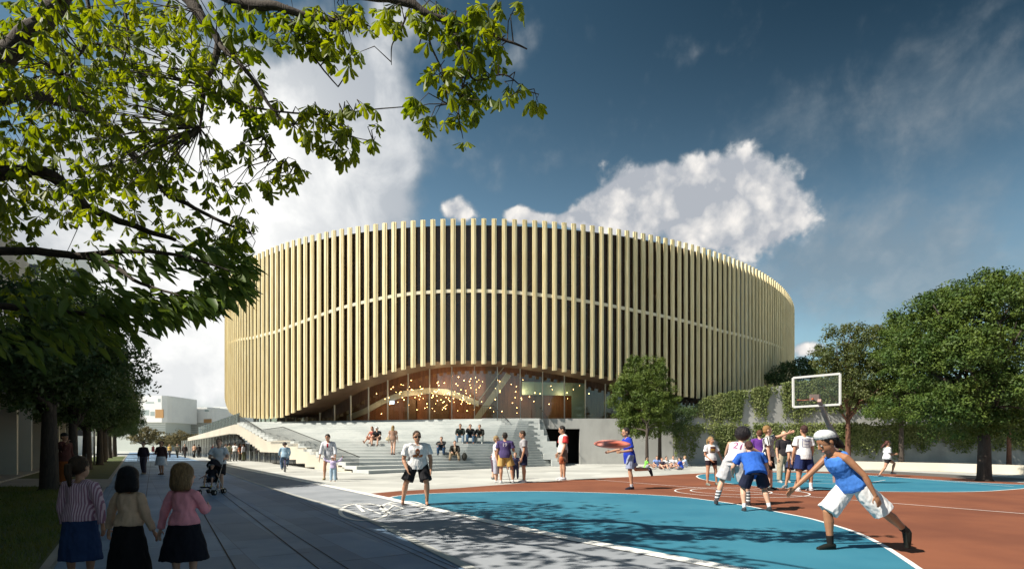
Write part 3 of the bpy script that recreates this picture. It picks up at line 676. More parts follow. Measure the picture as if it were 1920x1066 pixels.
def make_tree(name, base, h_trunk, blobs, nleaf, size, lm, bm, seed, label, cat='tree', group=None, r=.16, nlimb=9, per=26, clump=.28, lean=(0, 0), kind=None, shell=.55):
    """tree with a tapered trunk with limbs and a leafy crown; blobs are relative to the base"""
    base = Vector(base); t = empty(name, tuple(base), label, cat, group, kind); g = random.Random(seed)
    mb = MB(); top = Vector((lean[0], lean[1], h_trunk))
    mb.tube([(0, 0, -.05), (0, 0, .12), (top.x * .3, top.y * .3, h_trunk * .35), (top.x * .7, top.y * .7, h_trunk * .75), tuple(top)], [r * 1.6, r * 1.12, r, r * .85, r * .7], 9)
    g2 = random.Random(seed * 7 + 1); extra = []
    for c_b, r_b in blobs:
        for _ in range(4):
            th = g2.uniform(0, 6.283); ph = g2.uniform(-.3, 1.3); d = Vector((math.cos(th) * math.cos(ph), math.sin(th) * math.cos(ph), math.sin(ph))); k = g2.uniform(.26, .44)
            extra.append((tuple(Vector(c_b) + Vector((d.x * r_b[0], d.y * r_b[1], d.z * r_b[2])) * g2.uniform(.8, 1.02)), (r_b[0] * k, r_b[1] * k, r_b[2] * k)))
    core = blobs; 
    for i in range(nlimb):
        b = blobs[i % len(blobs)]; tgt = Vector(b[0]) + Vector((g.uniform(-.6, .6) * b[1][0], g.uniform(-.6, .6) * b[1][1], g.uniform(-.2, .7) * b[1][2]))
        st_ = top * g.uniform(.75, 1.0); p, q = limb(st_, tgt, r * .5, r * .1, seed * 31 + i); mb.tube(p, q, 6)
        for j in range(3):
            k = g.randint(2, 4); e = p[k] + Vector((g.uniform(-1, 1), g.uniform(-1, 1), g.uniform(-.2, 1))) * .45 * b[1][0]; p2, q2 = limb(p[k], e, r * .2, r * .05, seed * 57 + i * 3 + j, 4); mb.tube(p2, q2, 5)
    o = link('trunk', mb.mesh('trunk'), bm, None, smooth=True); o.parent = t
    p, d = blob_points(list(blobs) + extra, nleaf, seed, clump, per, shell)
    me = leaves('crown', p, d * 1.2 + np.array([0, 0, .5]), size, lm, seed + 1); me.materials.append(lm)
    c = bpy.data.objects.new('crown', me); col.objects.link(c); c.parent = t; return t
def copy_tree(o, parent=None):
    c = o.copy(); col.objects.link(c); c.parent = parent
    for ch in list(o.children): copy_tree(ch, c)
    return c
# the row of street trees on the left
row_lab = ['first and nearest dark tree of the street row, with the thickest trunk', 'second tree of the row along the street, behind the nearest one', 'third tree of the street row, half hidden by the two before it', 'fourth tree of the street row beside the lawn', 'fifth tree of the street row beside the lawn', 'sixth tree of the street row, brownish in the sunlight', 'seventh tree of the street row, small and far off', 'eighth tree of the street row, small and far off', 'ninth and farthest tree of the street row at the street end']
blA = [((0, 0, 4.9), (2.3, 2.3, 2.0)), ((.9, .5, 4.0), (1.7, 1.7, 1.3)), ((-.9, -.4, 4.2), (1.7, 1.7, 1.4)), ((.3, -1.1, 3.8), (1.6, 1.5, 1.2)), ((-.2, .9, 6.1), (1.5, 1.4, 1.2)), ((.8, -.3, 5.9), (1.4, 1.3, 1.1)), ((-1.2, 1, 3.7), (1.4, 1.4, 1.1))]
blB = [((0, 0, 4.6), (2.4, 2.4, 2.1)), ((1.1, -.5, 4.4), (1.6, 1.6, 1.4)), ((-1.0, .6, 4.0), (1.7, 1.7, 1.3)), ((.1, 1.1, 3.9), (1.6, 1.5, 1.3)), ((.4, -.8, 5.9), (1.5, 1.4, 1.2)), ((-.8, -.6, 5.6), (1.4, 1.3, 1.1))]
s0 = G(94, 920).dot(SD); rowoff = -2.25
tA = make_tree('street_tree', ST(rowoff, s0), 3.0, blA, 30000, .15, M['leaf_dark'], M['bark'], 11, row_lab[0], group='trees in a row along the street', r=.24, clump=.30, per=70)
tB = make_tree('street_tree', ST(rowoff - .1, s0 + 10), 2.9, blB, 30000, .15, M['leaf_dark'], M['bark'], 23, row_lab[1], group='trees in a row along the street', r=.20, clump=.30, per=70)
for i in range(7):
    o = copy_tree(tA if i % 2 == 0 else tB); o.location = ST(rowoff + (-.1, .15, 0, -.15)[i % 4], s0 + 10 + 9.5 * (i + 1)); o.rotation_euler.z = 1.3 * i + .8; k = 1 + .06 * (i % 3)
    o.scale = (k, k, k); o['label'] = row_lab[i + 2]
# far trees at the end of the street
for i, (px, Y, h, lab) in enumerate(((338, 118, 5.0, 'brownish round tree before the far white blocks, beside the arena terrace'), (300, 130, 5.2, 'hazy brownish tree in front of the far white block'), (268, 112, 5.4, 'hazy tree at the street end, leftmost before the white block'), (318, 138, 4.2, 'small pale tree between the two far white blocks'), (372, 128, 4.6, 'low far tree close to the tip of the terrace canopy'))):
    X_ = (px - CX) / F * Y
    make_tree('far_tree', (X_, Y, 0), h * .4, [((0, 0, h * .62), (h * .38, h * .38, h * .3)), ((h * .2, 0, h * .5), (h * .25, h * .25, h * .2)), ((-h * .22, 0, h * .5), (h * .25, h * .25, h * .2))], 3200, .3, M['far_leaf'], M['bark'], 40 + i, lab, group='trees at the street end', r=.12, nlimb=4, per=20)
def pxblobs(lst, base):
    """blobs given as picture centre, radii in pixels and distance"""
    out = []
    for px, py, rx, ry, Y in lst:
        c = P(px, py, Y) - Vector(base); k = Y / F; out.append((tuple(c), (rx * k, min(rx, ry) * k * 1.1, ry * k)))
    return out
b_ = G(1237, 873); make_tree('plaza_tree', b_, 3.4, pxblobs([(1211, 712, 50, 38, 42), (1178, 752, 36, 42, 41), (1240, 745, 36, 44, 41.5), (1206, 778, 50, 38, 40.5), (1180, 790, 26, 22, 41), (1195, 690, 26, 20, 42), (1228, 698, 26, 20, 42)], b_), 34000, .13, M['leaf_mid'], M['bark'], 61, 'round bright green tree in front of the grey wall, beside the arena', r=.13, clump=.20, per=60)
b_ = G(1213, 876); make_tree('plaza_tree', b_, 2.6, pxblobs([(1200, 800, 34, 24, 40.5), (1188, 812, 20, 12, 40), (1222, 806, 22, 16, 41)], b_), 5000, .14, M['leaf_mid'], M['bark'], 62, 'smaller tree with a straight slim trunk tucked under the round plaza tree', r=.11, clump=.2, nlimb=5)
b_ = G(1262, 868.5); make_tree('young_tree', b_, 2.2, pxblobs([(1272, 782, 30, 20, 45), (1262, 802, 22, 16, 44), (1290, 772, 18, 12, 46)], b_), 4200, .15, M['leaf_dark'], M['bark'], 63, 'dark bushy young tree leaning over the ivy wall right of the round tree', r=.07, clump=.2, nlimb=5)
b_ = G(1590, 870); make_tree('court_tree', b_, 4.2, pxblobs([(1600, 690, 56, 52, 44), (1570, 660, 38, 36, 44), (1640, 660, 40, 40, 45), (1660, 715, 42, 40, 45), (1560, 725, 34, 28, 43), (1620, 745, 56, 34, 43), (1605, 635, 34, 26, 45), (1645, 700, 60, 50, 44), (1580, 690, 44, 40, 44), (1662, 628, 22, 22, 46), (1572, 622, 26, 12, 44)], b_), 30000, .17, M['leaf_warm'], M['bark_red'], 64, 'tree with reddish trunk and warm olive crown behind the basketball board', r=.19, clump=.28, nlimb=12, shell=.4, per=60)
b_ = G(1690, 872); make_tree('court_tree', b_, 4.0, pxblobs([(1695, 680, 60, 66, 42), (1725, 750, 66, 50, 41), (1680, 755, 50, 40, 42), (1690, 630, 40, 34, 43), (1722, 650, 44, 44, 42), (1650, 770, 34, 24, 41)], b_), 28000, .17, M['leaf_big'], M['bark'], 65, 'grey green tree with a dark straight trunk behind the jogging girl', r=.17, clump=.30, per=70)
b_ = G(1846, 901); make_tree('court_tree', b_, 2.6, pxblobs([(1850, 630, 92, 84, 24), (1785, 690, 92, 74, 23.5), (1748, 612, 58, 56, 24.5), (1905, 565, 66, 50, 25), (1860, 750, 116, 56, 23), (1810, 800, 70, 24, 23.5), (1900, 800, 60, 26, 24), (1930, 680, 90, 90, 24), (1800, 572, 56, 42, 25), (1860, 545, 46, 32, 25), (1715, 670, 42, 50, 24.5), (1780, 765, 70, 34, 23), (1890, 790, 60, 24, 23)], b_), 90000, .125, M['leaf_big'], M['bark'], 66, 'largest green tree at the right edge, with a short thick dark trunk', r=.24, nlimb=16, clump=.25, per=90, shell=.6)
b_ = G(1892, 871); make_tree('court_tree', b_, 3.6, pxblobs([(1880, 750, 80, 50, 42), (1930, 720, 66, 60, 43), (1820, 770, 60, 40, 43), (1760, 790, 50, 26, 43)], b_), 16000, .2, M['leaf_dark'], M['bark_red'], 67, 'slim trunked tree in the shade at the far right, behind the largest tree', r=.15, clump=.3)
b_ = Vector((X(1490, 58), 58, PZ)); make_tree('terrace_tree', b_, 1.6, pxblobs([(1480, 702, 34, 20, 58), (1510, 690, 26, 18, 59), (1535, 705, 24, 18, 58), (1455, 712, 18, 12, 57)], b_), 7000, .22, M['leaf_dark'], M['bark'], 68, 'dark low tree on the terrace between the arena and the ivy wall', r=.14, clump=.35)
# ivy clad walls
iw = empty('ivy_wall', (20, 47.5, 0), 'lower tier of the pale concrete wall overgrown with hanging ivy', 'wall')
iw2 = empty('ivy_wall', (22, 50.5, 3), 'upper tier of the pale concrete wall overgrown with hanging ivy', 'wall')
mb = MB(); mb.extrude([(X(1262, wy), wy + .02, 0), (X(1940, wy), wy + .02, 0), (X(1940, wy), wy + .02, 3.1), (X(1262, wy), wy + .02, 2.95)], (0, 1.5, 0)); mb.build('wall_panel', M['wall'], iw)
wy2 = 49.0
mb = MB(); mb.extrude([(X(1285, wy2), wy2, 2.9), (X(1950, wy2), wy2, 2.9), (X(1950, wy2), wy2, 7.2), (X(1490, wy2), wy2, 6.75), (X(1378, wy2), wy2, 5.95), (X(1318, wy2), wy2, 5.4), (X(1300, wy2), wy2, 4.4)], (0, .8, 0)); mb.build('wall_panel', M['wall'], iw2)
MB().box(X(1262, wy), X(1940, wy), wy + 1.5, wy2, 2.8, 2.93).build('planter_top', M['wall'], iw)
def ivy(x0, x1, Yw, ztop, zbot, n, seed, gaps, parent):
    g = np.random.default_rng(seed); ns = n // 34; P_ = []
    for i in range(ns):
        x = g.uniform(x0, x1); px = CX + F * x / Yw; zt = ztop(px) + g.uniform(-.1, .25); dens = 1.0; ln = g.uniform(.35, 1.0) ** .8 * (zt - zbot) * (.55 + .6 * noise.noise(Vector((x * .55, seed, 0))) + .3)
        dens = .75 + 1.1 * noise.noise(Vector((x * .4, seed + 5, 0)))
        for a, b, k in gaps:
            if a < px < b: dens = k; ln *= .3 + .7 * k
        if g.random() > dens: continue
        m_ = int(34 * ln / 2.2) + 4; t = g.random(m_) ** 1.15
        P_.append(np.stack([x + g.normal(0, .09, m_), Yw - g.uniform(.03, .30, m_), zt - t * ln], 1))
    p = np.concatenate(P_); me = leaves('hanging_ivy', p, np.array([0, -2., .4]), .15, M['ivy'], seed, asp=.75, droop=.8); o = link('hanging_ivy', me, M['ivy']); me.transform(Matrix.Translation(-Vector(parent.location))); o.parent = parent
    tag(o, kind='stuff')
ivy(X(1262, wy), X(1940, wy), wy, lambda p: 3.05, .1, 38000, 71, [(1305, 1345, .35), (1380, 1400, .3), (1500, 1512, .4), (1700, 1925, .8)], iw)
ivy(X(1296, wy2), X(1950, wy2), wy2, lambda p: float(np.interp(p, [1296, 1318, 1378, 1490, 1950], [4.3, 5.4, 5.95, 6.75, 7.2])), 2.95, 46000, 72, [(1392, 1412, .35), (1436, 1466, .25), (1500, 1900, .8)], iw2)
# low kerb wall by the running track
kw = MB(); kp = [G(1599, 878), G(1760, 882.6), G(1925, 889.2)]
for a, b in zip(kp, kp[1:]): kw.prism([tuple(a.xy), tuple(b.xy), (b.x + .1, b.y + .35), (a.x + .1, a.y + .35)], 0, .47)
tag(kw.build('low_wall', M['cream']), 'long low cream wall at the far edge of the running track', 'wall')
# ------------------------------------------------------------ chestnut overhead
ch = empty('chestnut_tree', (-8.6, 8.2, 0), 'big chestnut whose leafy boughs hang across the upper left, trunk out of view', 'tree')
LP = []
def bough(px, r0, r1, name='limb', parent=ch, m=M['bark'], Lp=LP, n=5):
    pts = smooth_line([P(*q) for q in px], n); k = len(pts); rr = [r0 + (r1 - r0) * i / (k - 1) for i in range(k)]
    g = random.Random(len(Lp) + 5); pts = [p + Vector((g.uniform(-1, 1), g.uniform(-1, 1), g.uniform(-1, 1))) * r * .25 for p, r in zip(pts, rr)]
    MB().tube(pts, rr, 8).build(name, m, parent, smooth=True); Lp.extend(pts)
MB().tube([(-8.6, 8.2, -.1), (-8.55, 8.2, 1.5), (-8.4, 8.3, 3.4), (-8.3, 8.2, 5.2), (-8.0, 8.0, 7.5)], [.46, .36, .34, .30, .2], 12).build('trunk', M['bark'], ch, smooth=True)
for l, a, b in (([(-165, 330, 8.2), (0, 118, 8), (70, 45, 8), (130, -20, 8), (200, -90, 8)], .16, .10), ([(-160, 250, 8.2), (0, 178, 8.5), (90, 185, 9), (190, 225, 9.5), (260, 300, 10)], .13, .04),
                ([(-160, 380, 8.2), (40, 320, 8.5), (124, 349, 8.6), (161, 386, 8.8), (240, 420, 9), (330, 450, 9)], .12, .03),
                ([(-40, -160, 8), (200, -120, 7.6), (345, -10, 7.3), (375, 30, 7.2), (409, 82, 7.2), (386, 158, 7.2), (375, 240, 7.3)], .11, .012), ([(409, 82, 7.2), (469, 142, 7), (520, 218, 7), (550, 236, 7)], .035, .008),
                ([(200, -120, 7.6), (430, -5, 7.2), (520, 12, 7), (590, 33, 7), (690, 48, 6.8)], .09, .012), ([(520, 12, 7), (545, 38, 7), (575, 86, 7), (601, 124, 7), (634, 163, 7)], .022, .007),
                ([(345, -60, 7.4), (640, -14, 7), (760, 2, 6.8), (805, 30, 6.8), (880, 48, 6.8), (940, 72, 6.8), (988, 92, 6.8)], .075, .008),
                ([(770, 8, 6.8), (750, 60, 6.8), (735, 85, 6.8), (734, 122, 6.8)], .014, .004), ([(806, 30, 6.8), (790, 70, 6.8), (782, 98, 6.8)], .014, .005), ([(806, 32, 6.8), (806, 80, 6.8), (830, 135, 6.8), (840, 195, 6.8)], .016, .005),
                ([(845, 60, 6.8), (870, 105, 6.8), (890, 150, 6.8), (945, 140, 6.8), (985, 170, 6.8)], .02, .005), ([(880, 120, 6.8), (860, 200, 6.8), (868, 260, 6.8)], .012, .004),
                ([(190, 225, 9.5), (300, 350, 9), (338, 376, 9), (413, 414, 9), (470, 438, 9)], .06, .012), ([(375, 160, 7.2), (470, 200, 7), (600, 215, 7), (700, 205, 7), (770, 200, 7)], .016, .005),
                ([(470, 200, 7), (500, 270, 7), (540, 330, 7)], .012, .004), ([(600, 215, 7), (640, 250, 7), (700, 265, 7)], .01, .004), ([(235, 20, 8), (240, 80, 8), (225, 130, 8)], .02, .008), ([(150, -60, 7.6), (170, 60, 7.6), (120, 140, 7.6)], .03, .01)):
    bough(l, a, b)
tree_pts = np.array([tuple(p) for p in LP])
def palmate(centres, size, seed, nl=(5, 7), m=None):
    """hanging hand-shaped leaves, five to seven obovate leaflets each"""
    g = np.random.default_rng(seed); V_ = []
    for c in centres:
        k = g.integers(nl[0], nl[1] + 1); stem = np.array([g.normal(0, .35), g.normal(0, .35), -1 + g.normal(0, .25)]); stem /= np.linalg.norm(stem)
        u = np.cross(stem, g.normal(0, 1, 3)); u /= np.linalg.norm(u); w = np.cross(stem, u); L0 = size * g.uniform(.6, 1.15); op = g.uniform(.35, 1.1)
        for j in range(k):
            t = (j / (k - 1) - .5) * g.uniform(4.2, 5.2); d = stem * math.cos(op) * (1 if abs(t) < 2 else .8) + (u * math.cos(t) + w * math.sin(t)) * math.sin(op) + g.normal(0, .08, 3); d /= np.linalg.norm(d)
            b = np.cross(d, stem + g.normal(0, .15, 3)); b /= np.linalg.norm(b) + 1e-9; up = np.cross(b, d); L = L0 * (1 - .32 * (abs(j / (k - 1) - .5) * 2) ** 1.5) * g.uniform(.85, 1.1); W_ = L * g.uniform(.17, .22)
            curl = -stem * 0 + np.array([0, 0, -1]) * L * .12; f = up * W_ * .45
            p = lambda s, q: c + d * L * s + b * W_ * q + f * abs(q) + curl * s * s
            V_ += [p(.03, 0), p(.42, .62), p(.72, 1.0), p(.90, .62), p(1, 0), p(.62, 0), p(.62, 0), p(1, 0), p(.90, -.62), p(.72, -1), p(.42, -.62), p(.03, 0)]
    v = np.array(V_).reshape(-1, 12, 3); n = len(v); b0 = np.arange(n)[:, None] * 12
    f = np.concatenate([b0 + np.array([[0, 1, 2, 5]]), b0 + np.array([[5, 2, 3, 4]]), b0 + np.array([[6, 7, 8, 9]]), b0 + np.array([[6, 9, 10, 11]])])
    return numesh('foliage', v.reshape(-1, 3), f)
def scatter(bl, seed):
    g = np.random.default_rng(seed); out = []
    for px, py, rx, ry, Y0, Y1, n in bl:
        for _ in range(n):
            a = g.uniform(0, 6.283); q = math.sqrt(g.random()); Y = g.uniform(Y0, Y1); x = px + rx * q * math.cos(a); y = py + ry * q * math.sin(a); out.append(tuple(P(x, y, Y)))
    return np.array(out)
near_bl = [(160, 130, 200, 120, 6.5, 9, 70), (180, 330, 160, 80, 6.5, 9, 40), (580, 40, 60, 40, 6.6, 7.4, 14), (420, 360, 50, 30, 6.8, 7.6, 10), (450, 430, 30, 30, 7.8, 8.6, 10), (860, 60, 70, 40, 6.5, 7.1, 14), (880, 150, 50, 50, 6.5, 7.1, 8), (70, 70, 130, 90, 6.5, 9, 60), (230, 60, 120, 80, 6.5, 9, 60), (380, 60, 100, 80, 6.5, 8.5, 46), (90, 210, 120, 80, 6.5, 9, 50), (250, 190, 110, 90, 6.5, 9, 60), (390, 180, 80, 80, 6.5, 8, 34), (110, 330, 130, 80, 6.5, 9, 46), (270, 320, 110, 60, 6.8, 9, 40), (450, 150, 50, 60, 6.8, 7.6, 14), (470, 60, 60, 60, 6.6, 7.6, 20),
           (545, 55, 40, 40, 6.6, 7.4, 12), (600, 60, 50, 50, 6.6, 7.4, 20), (640, 100, 40, 30, 6.6, 7.4, 10), (680, 30, 60, 30, 6.6, 7.4, 14), (480, 250, 40, 40, 6.7, 7.4, 10), (500, 210, 50, 30, 6.7, 7.4, 12), (560, 215, 50, 25, 6.8, 7.3, 12), (610, 250, 60, 26, 6.8, 7.3, 14), (660, 205, 50, 12, 6.8, 7.2, 8), (640, 290, 36, 22, 6.8, 7.3, 8), (540, 320, 34, 26, 6.8, 7.3, 8), (440, 300, 40, 30, 6.8, 7.4, 9), (700, 240, 20, 30, 6.8, 7.2, 3), (510, 335, 30, 30, 6.8, 7.4, 7),
           (820, 30, 60, 26, 6.5, 7.1, 16), (890, 40, 50, 34, 6.5, 7.1, 18), (860, 100, 44, 36, 6.5, 7.1, 14), (920, 110, 34, 40, 6.5, 7.1, 13), (820, 140, 26, 24, 6.6, 7, 7), (900, 170, 44, 26, 6.6, 7, 10), (950, 165, 30, 22, 6.6, 7, 6), (1000, 188, 14, 10, 6.7, 6.9, 3), (770, 195, 26, 14, 6.6, 7, 5), (815, 225, 24, 22, 6.6, 7, 5), (870, 215, 22, 34, 6.6, 7, 5), (950, 10, 40, 16, 6.6, 7, 5), (740, 25, 40, 26, 6.6, 7, 8), (870, 262, 8, 14, 6.7, 6.9, 1)]
far_bl = [(20, 120, 90, 130, 8.2, 10, 120), (20, 330, 80, 120, 8.2, 10, 110), (60, 60, 160, 90, 8.6, 11.2, 110), (230, 60, 140, 90, 8.6, 11.2, 60), (60, 200, 130, 120, 8.6, 11.2, 110), (180, 230, 120, 120, 8.6, 11.2, 70), (90, 380, 160, 90, 8.6, 11.2, 120), (100, 110, 170, 130, 8.6, 11.2, 230), (300, 130, 150, 130, 8.6, 11.2, 190), (100, 320, 170, 110, 8.6, 11.2, 200), (300, 320, 140, 90, 8.6, 11.2, 130), (100, 440, 150, 70, 9, 13, 140), (280, 440, 120, 60, 9, 12, 90), (390, 440, 70, 50, 8.8, 9.6, 44), (430, 470, 40, 40, 8.8, 9.4, 20), (440, 380, 40, 30, 8.8, 9.4, 5), (60, 540, 120, 60, 9, 13, 80)]
over = np.random.default_rng(77); ov = []
while len(ov) < 640:      # unseen leaves added above the frame to dapple the court with shade
    X_, Y_, z_ = over.uniform(-7.5, .2), over.uniform(2.2, 6.3), over.uniform(5.8, 8.4)
    if z_ > 1.9 + .773 * Y_ and noise.noise(Vector((X_ * .9, Y_ * .9, 3.3))) > -.03 and not (X_ + .92 * z_ > 3.1 and Y_ + .39 * z_ > 6.2): ov.append((X_, Y_, z_))  # none where their shade would reach the lunging woman
def thin(c, seed):
    """prune the crown where it would cover the painted bicycle and the middle of the court with shade"""
    g = random.Random(seed); out = []
    for p in c:
        gx, gy = p[0] + .92 * p[2], p[1] + .39 * p[2]
        if -4.4 < gx < -.6 and 10.8 < gy < 15.5 and g.random() < .72: continue
        if gx > -.8 and gy > 11.2 and g.random() < .62: continue
        out.append(p)
    return np.array(out)
cn = thin(scatter(near_bl, 5), 1); cf = thin(scatter(far_bl, 6), 2)
for tip, r0_ in (((-1.6, 3.4, 6.4), .06), ((-3.6, 2.6, 6.6), .05)):
    p_, q_ = limb((-8.2, 8.1, 6.4), tip, r0_ * 1.6, r0_ * .2, 91, 8, .04); MB().tube(p_, q_, 7).build('limb', M['bark'], ch, smooth=True)
me = palmate(np.concatenate([cn, thin(scatter(near_bl, 55)[::2], 3), np.array(ov)]), .175, 8); o = link('near_foliage', me, M['leaf_near']); me.transform(Matrix.Translation(-Vector(ch.location))); o.parent = ch
me = palmate(cf, .20, 9); o = link('far_foliage', me, M['leaf_near']); me.transform(Matrix.Translation(-Vector(ch.location))); o.parent = ch
# twigs joining leaves to the boughs
tw = MB(); g = random.Random(3)
for i, c in enumerate(np.concatenate([cn, cf[::5]])):
    d = np.linalg.norm(tree_pts - c, axis=1); j = int(d.argmin())
    if d[j] > 1.6 or g.random() < .25: continue
    a, b = Vector(tree_pts[j]), Vector(c); mid = a.lerp(b, .5) + Vector((g.uniform(-.1, .1), g.uniform(-.1, .1), .07)); tw.tube([a, mid, b], [.009, .006, .003], 4, False)
tag(tw.build('twigs', M['bark'], ch, fix=False), kind='stuff')
# broad-leaved bough lower down, from a second tree
bt = empty('broadleaf_tree', (-10.2, 9.4, 0), 'dark tree with drooping pointed leaves reaching right, below the chestnut boughs', 'tree')
LP2 = []
MB().tube([(-10.2, 9.4, -.1), (-10.1, 9.4, 2), (-9.9, 9.4, 4.2), (-9.6, 9.4, 6)], [.3, .24, .2, .1], 10).build('trunk', M['bark'], bt, smooth=True)
for l, a, b in (([(-150, 480, 9.4), (40, 470, 9), (143, 479, 8.6), (210, 496, 8.4), (263, 530, 8.2), (360, 560, 8)], .08, .01), ([(143, 479, 8.6), (240, 470, 8.3), (340, 480, 8), (440, 510, 7.9)], .05, .008), ([(-150, 560, 9.4), (60, 580, 9), (180, 590, 8.6), (260, 600, 8.4)], .07, .01)):
    bough(l, a, b, parent=bt, Lp=LP2)
g = np.random.default_rng(12); pp = []
for px, py, rx, ry, n in ((260, 480, 110, 36, 70), (390, 480, 70, 36, 90), (330, 565, 80, 22, 170), (410, 540, 50, 30, 130), (452, 505, 20, 26, 50), (240, 570, 60, 30, 90), (140, 550, 110, 50, 90), (60, 610, 90, 60, 80), (180, 610, 90, 40, 110), (300, 590, 30, 14, 30)):
    a = g.uniform(0, 6.283, n); q = np.sqrt(g.random(n)); Y = g.uniform(7.9, 9.0, n); x = px + rx * q * np.cos(a); y = py + ry * q * np.sin(a)
    pp.append(np.stack([(x - CX) / F * Y, Y, EYE + (HY - y) / F * Y], 1))
p = np.concatenate(pp); n = len(p); a = np.array([.75, 0, -.55]) + g.normal(0, .35, (n, 3)); a /= np.linalg.norm(a, axis=1)[:, None]; nn = g.normal(0, .5, (n, 3)) + np.array([.2, -.3, 1.]); b = np.cross(nn, a); b /= np.linalg.norm(b, axis=1)[:, None]; up = np.cross(a, b)
L = (.26 * g.uniform(.7, 1.3, n))[:, None]; W_ = L * .19; c_ = np.array([0, 0, -1.]) * L * .1
mid = [p + a * L * .5 - c_ * .2]
v = np.stack([p, p + a * L * .35 + b * W_ + up * W_ * .4, p + a * L * .7 + b * W_ * .7 + up * W_ * .3 + c_ * .5, p + a * L + c_, p + a * L * .7 - b * W_ * .7 + up * W_ * .3 + c_ * .5, p + a * L * .35 - b * W_ + up * W_ * .4], 1).reshape(-1, 3)
i0 = np.arange(n)[:, None] * 6; me = numesh('foliage', v, np.concatenate([i0 + np.array([[0, 1, 2, 3]]), i0 + np.array([[0, 3, 4, 5]])]))
o = link('foliage', me, mat('broad_leaf', (.06, .11, .025), .45, (.10, .155, .035), 1.2, 4, transl=.4)); me.transform(Matrix.Translation(-Vector(bt.location))); o.parent = bt

# ============================================================ BUILDINGS
cb = empty('colonnade_building', ST(-6, 25), 'long building with a cream pillared ground floor behind the street trees', 'building')
FO = -4.6
def sbox(mb, o0, o1, s0, s1, z0, z1): return mb.prism([tuple(ST(o0, s0).xy), tuple(ST(o1, s0).xy), tuple(ST(o1, s1).xy), tuple(ST(o0, s1).xy)], z0, z1)
dk = mat('shop_glass', (.03, .03, .035), .15)
sbox(MB(), FO - 10, FO, -12, 7.5, 3.7, 7.9).build('upper_wall', M['wall'], cb)  # stretch heights are stepped to shape the shadow edge along the lane
sbox(MB(), FO - 10.01, FO - .005, 7.5, 11.5, 3.7, 8.25).build('upper_wall', M['wall'], cb)
sbox(MB(), FO - 10.01, FO - .005, 11.5, 24.5, 3.7, 8.65).build('upper_wall', M['wall'], cb)
m2 = MB(); sbox(m2, FO - 10, FO - .02, 24.5, 66, 3.7, 11.0); m2.build('upper_wall', M['wall'], cb)
sbox(MB(), FO - 10, FO - 2.2, -12, 68, .0, 3.7).build('shop_glazing', dk, cb)
sbox(MB(), FO - 2.2, FO + .35, -12, 68, -.02, .09).build('plinth', M['path'], cb)
for i, s in enumerate(np.arange(8, 67, 4.6)):
    sbox(MB(), FO - .9, FO - .02, s, s + .42, .09, 3.7).build('pillar', M['cream'], cb)
    if i % 3 == 1: sbox(MB(), FO - 1.6, FO - 1.4, s + .42, s + 2.6, .09, 3.7).build('wall_panel', M['cream'], cb)
for i in range(14): sbox(MB(), FO - .5, FO - .2, 24.5 + i * .3, 24.5 + i * .3 + .1, .09, 3.7).build('slat', M['cream'], cb)
for i, s in enumerate(np.arange(2, 66, 3.3)):
    for z in ((4.4, 5.7), (6.3, 7.6)): sbox(MB(), FO - .2, FO + (.012 if s < 24 else -.008), s, s + 1.9, *z).build('window', dk, cb)
tw_ = empty('tower_block', ST(-14, 118), 'tall grey block glimpsed through the chestnut leaves on the left', 'building')
sbox(MB(), -26, -6, 112, 130, 0, 31).build('wall', M['white'], tw_)
for z in range(3, 30, 3):
    for s in (113, 117, 121, 125): sbox(MB(), -7, -5.97, s, s + 2.6, z, z + 1.7).build('window', dk, tw_)
    for o_ in (-24, -19, -14, -9): sbox(MB(), o_, o_ + 2.6, 111.97, 113, z, z + 1.7).build('window', dk, tw_)
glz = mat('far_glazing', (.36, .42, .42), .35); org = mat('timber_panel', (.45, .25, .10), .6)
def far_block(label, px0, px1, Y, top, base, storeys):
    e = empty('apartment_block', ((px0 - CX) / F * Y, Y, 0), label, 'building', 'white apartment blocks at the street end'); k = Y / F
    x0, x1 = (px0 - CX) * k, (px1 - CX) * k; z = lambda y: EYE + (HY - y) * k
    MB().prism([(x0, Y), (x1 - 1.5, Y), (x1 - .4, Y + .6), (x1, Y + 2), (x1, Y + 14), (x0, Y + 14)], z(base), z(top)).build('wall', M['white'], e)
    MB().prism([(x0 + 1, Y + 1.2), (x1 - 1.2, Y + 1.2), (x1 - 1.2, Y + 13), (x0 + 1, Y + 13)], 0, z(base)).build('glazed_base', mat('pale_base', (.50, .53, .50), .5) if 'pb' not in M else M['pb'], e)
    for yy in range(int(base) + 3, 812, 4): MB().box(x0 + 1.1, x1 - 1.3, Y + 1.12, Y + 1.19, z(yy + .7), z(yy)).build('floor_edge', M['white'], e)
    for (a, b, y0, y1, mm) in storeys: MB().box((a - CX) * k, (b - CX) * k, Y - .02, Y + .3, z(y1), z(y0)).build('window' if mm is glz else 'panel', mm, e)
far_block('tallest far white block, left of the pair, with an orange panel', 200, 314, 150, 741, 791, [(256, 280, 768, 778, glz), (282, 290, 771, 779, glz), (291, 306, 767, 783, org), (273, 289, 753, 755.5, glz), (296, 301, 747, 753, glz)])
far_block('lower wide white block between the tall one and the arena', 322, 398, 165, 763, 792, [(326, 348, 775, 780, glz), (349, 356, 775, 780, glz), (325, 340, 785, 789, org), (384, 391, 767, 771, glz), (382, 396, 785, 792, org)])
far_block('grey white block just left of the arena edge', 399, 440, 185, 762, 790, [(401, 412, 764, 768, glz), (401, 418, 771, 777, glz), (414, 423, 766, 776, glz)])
b0 = MB()
far_block('flat pale podium building low behind the trees at the street end', 225, 420, 200, 800, 803, [(250, 300, 800.5, 802.5, glz), (330, 380, 800.5, 802.5, glz)])
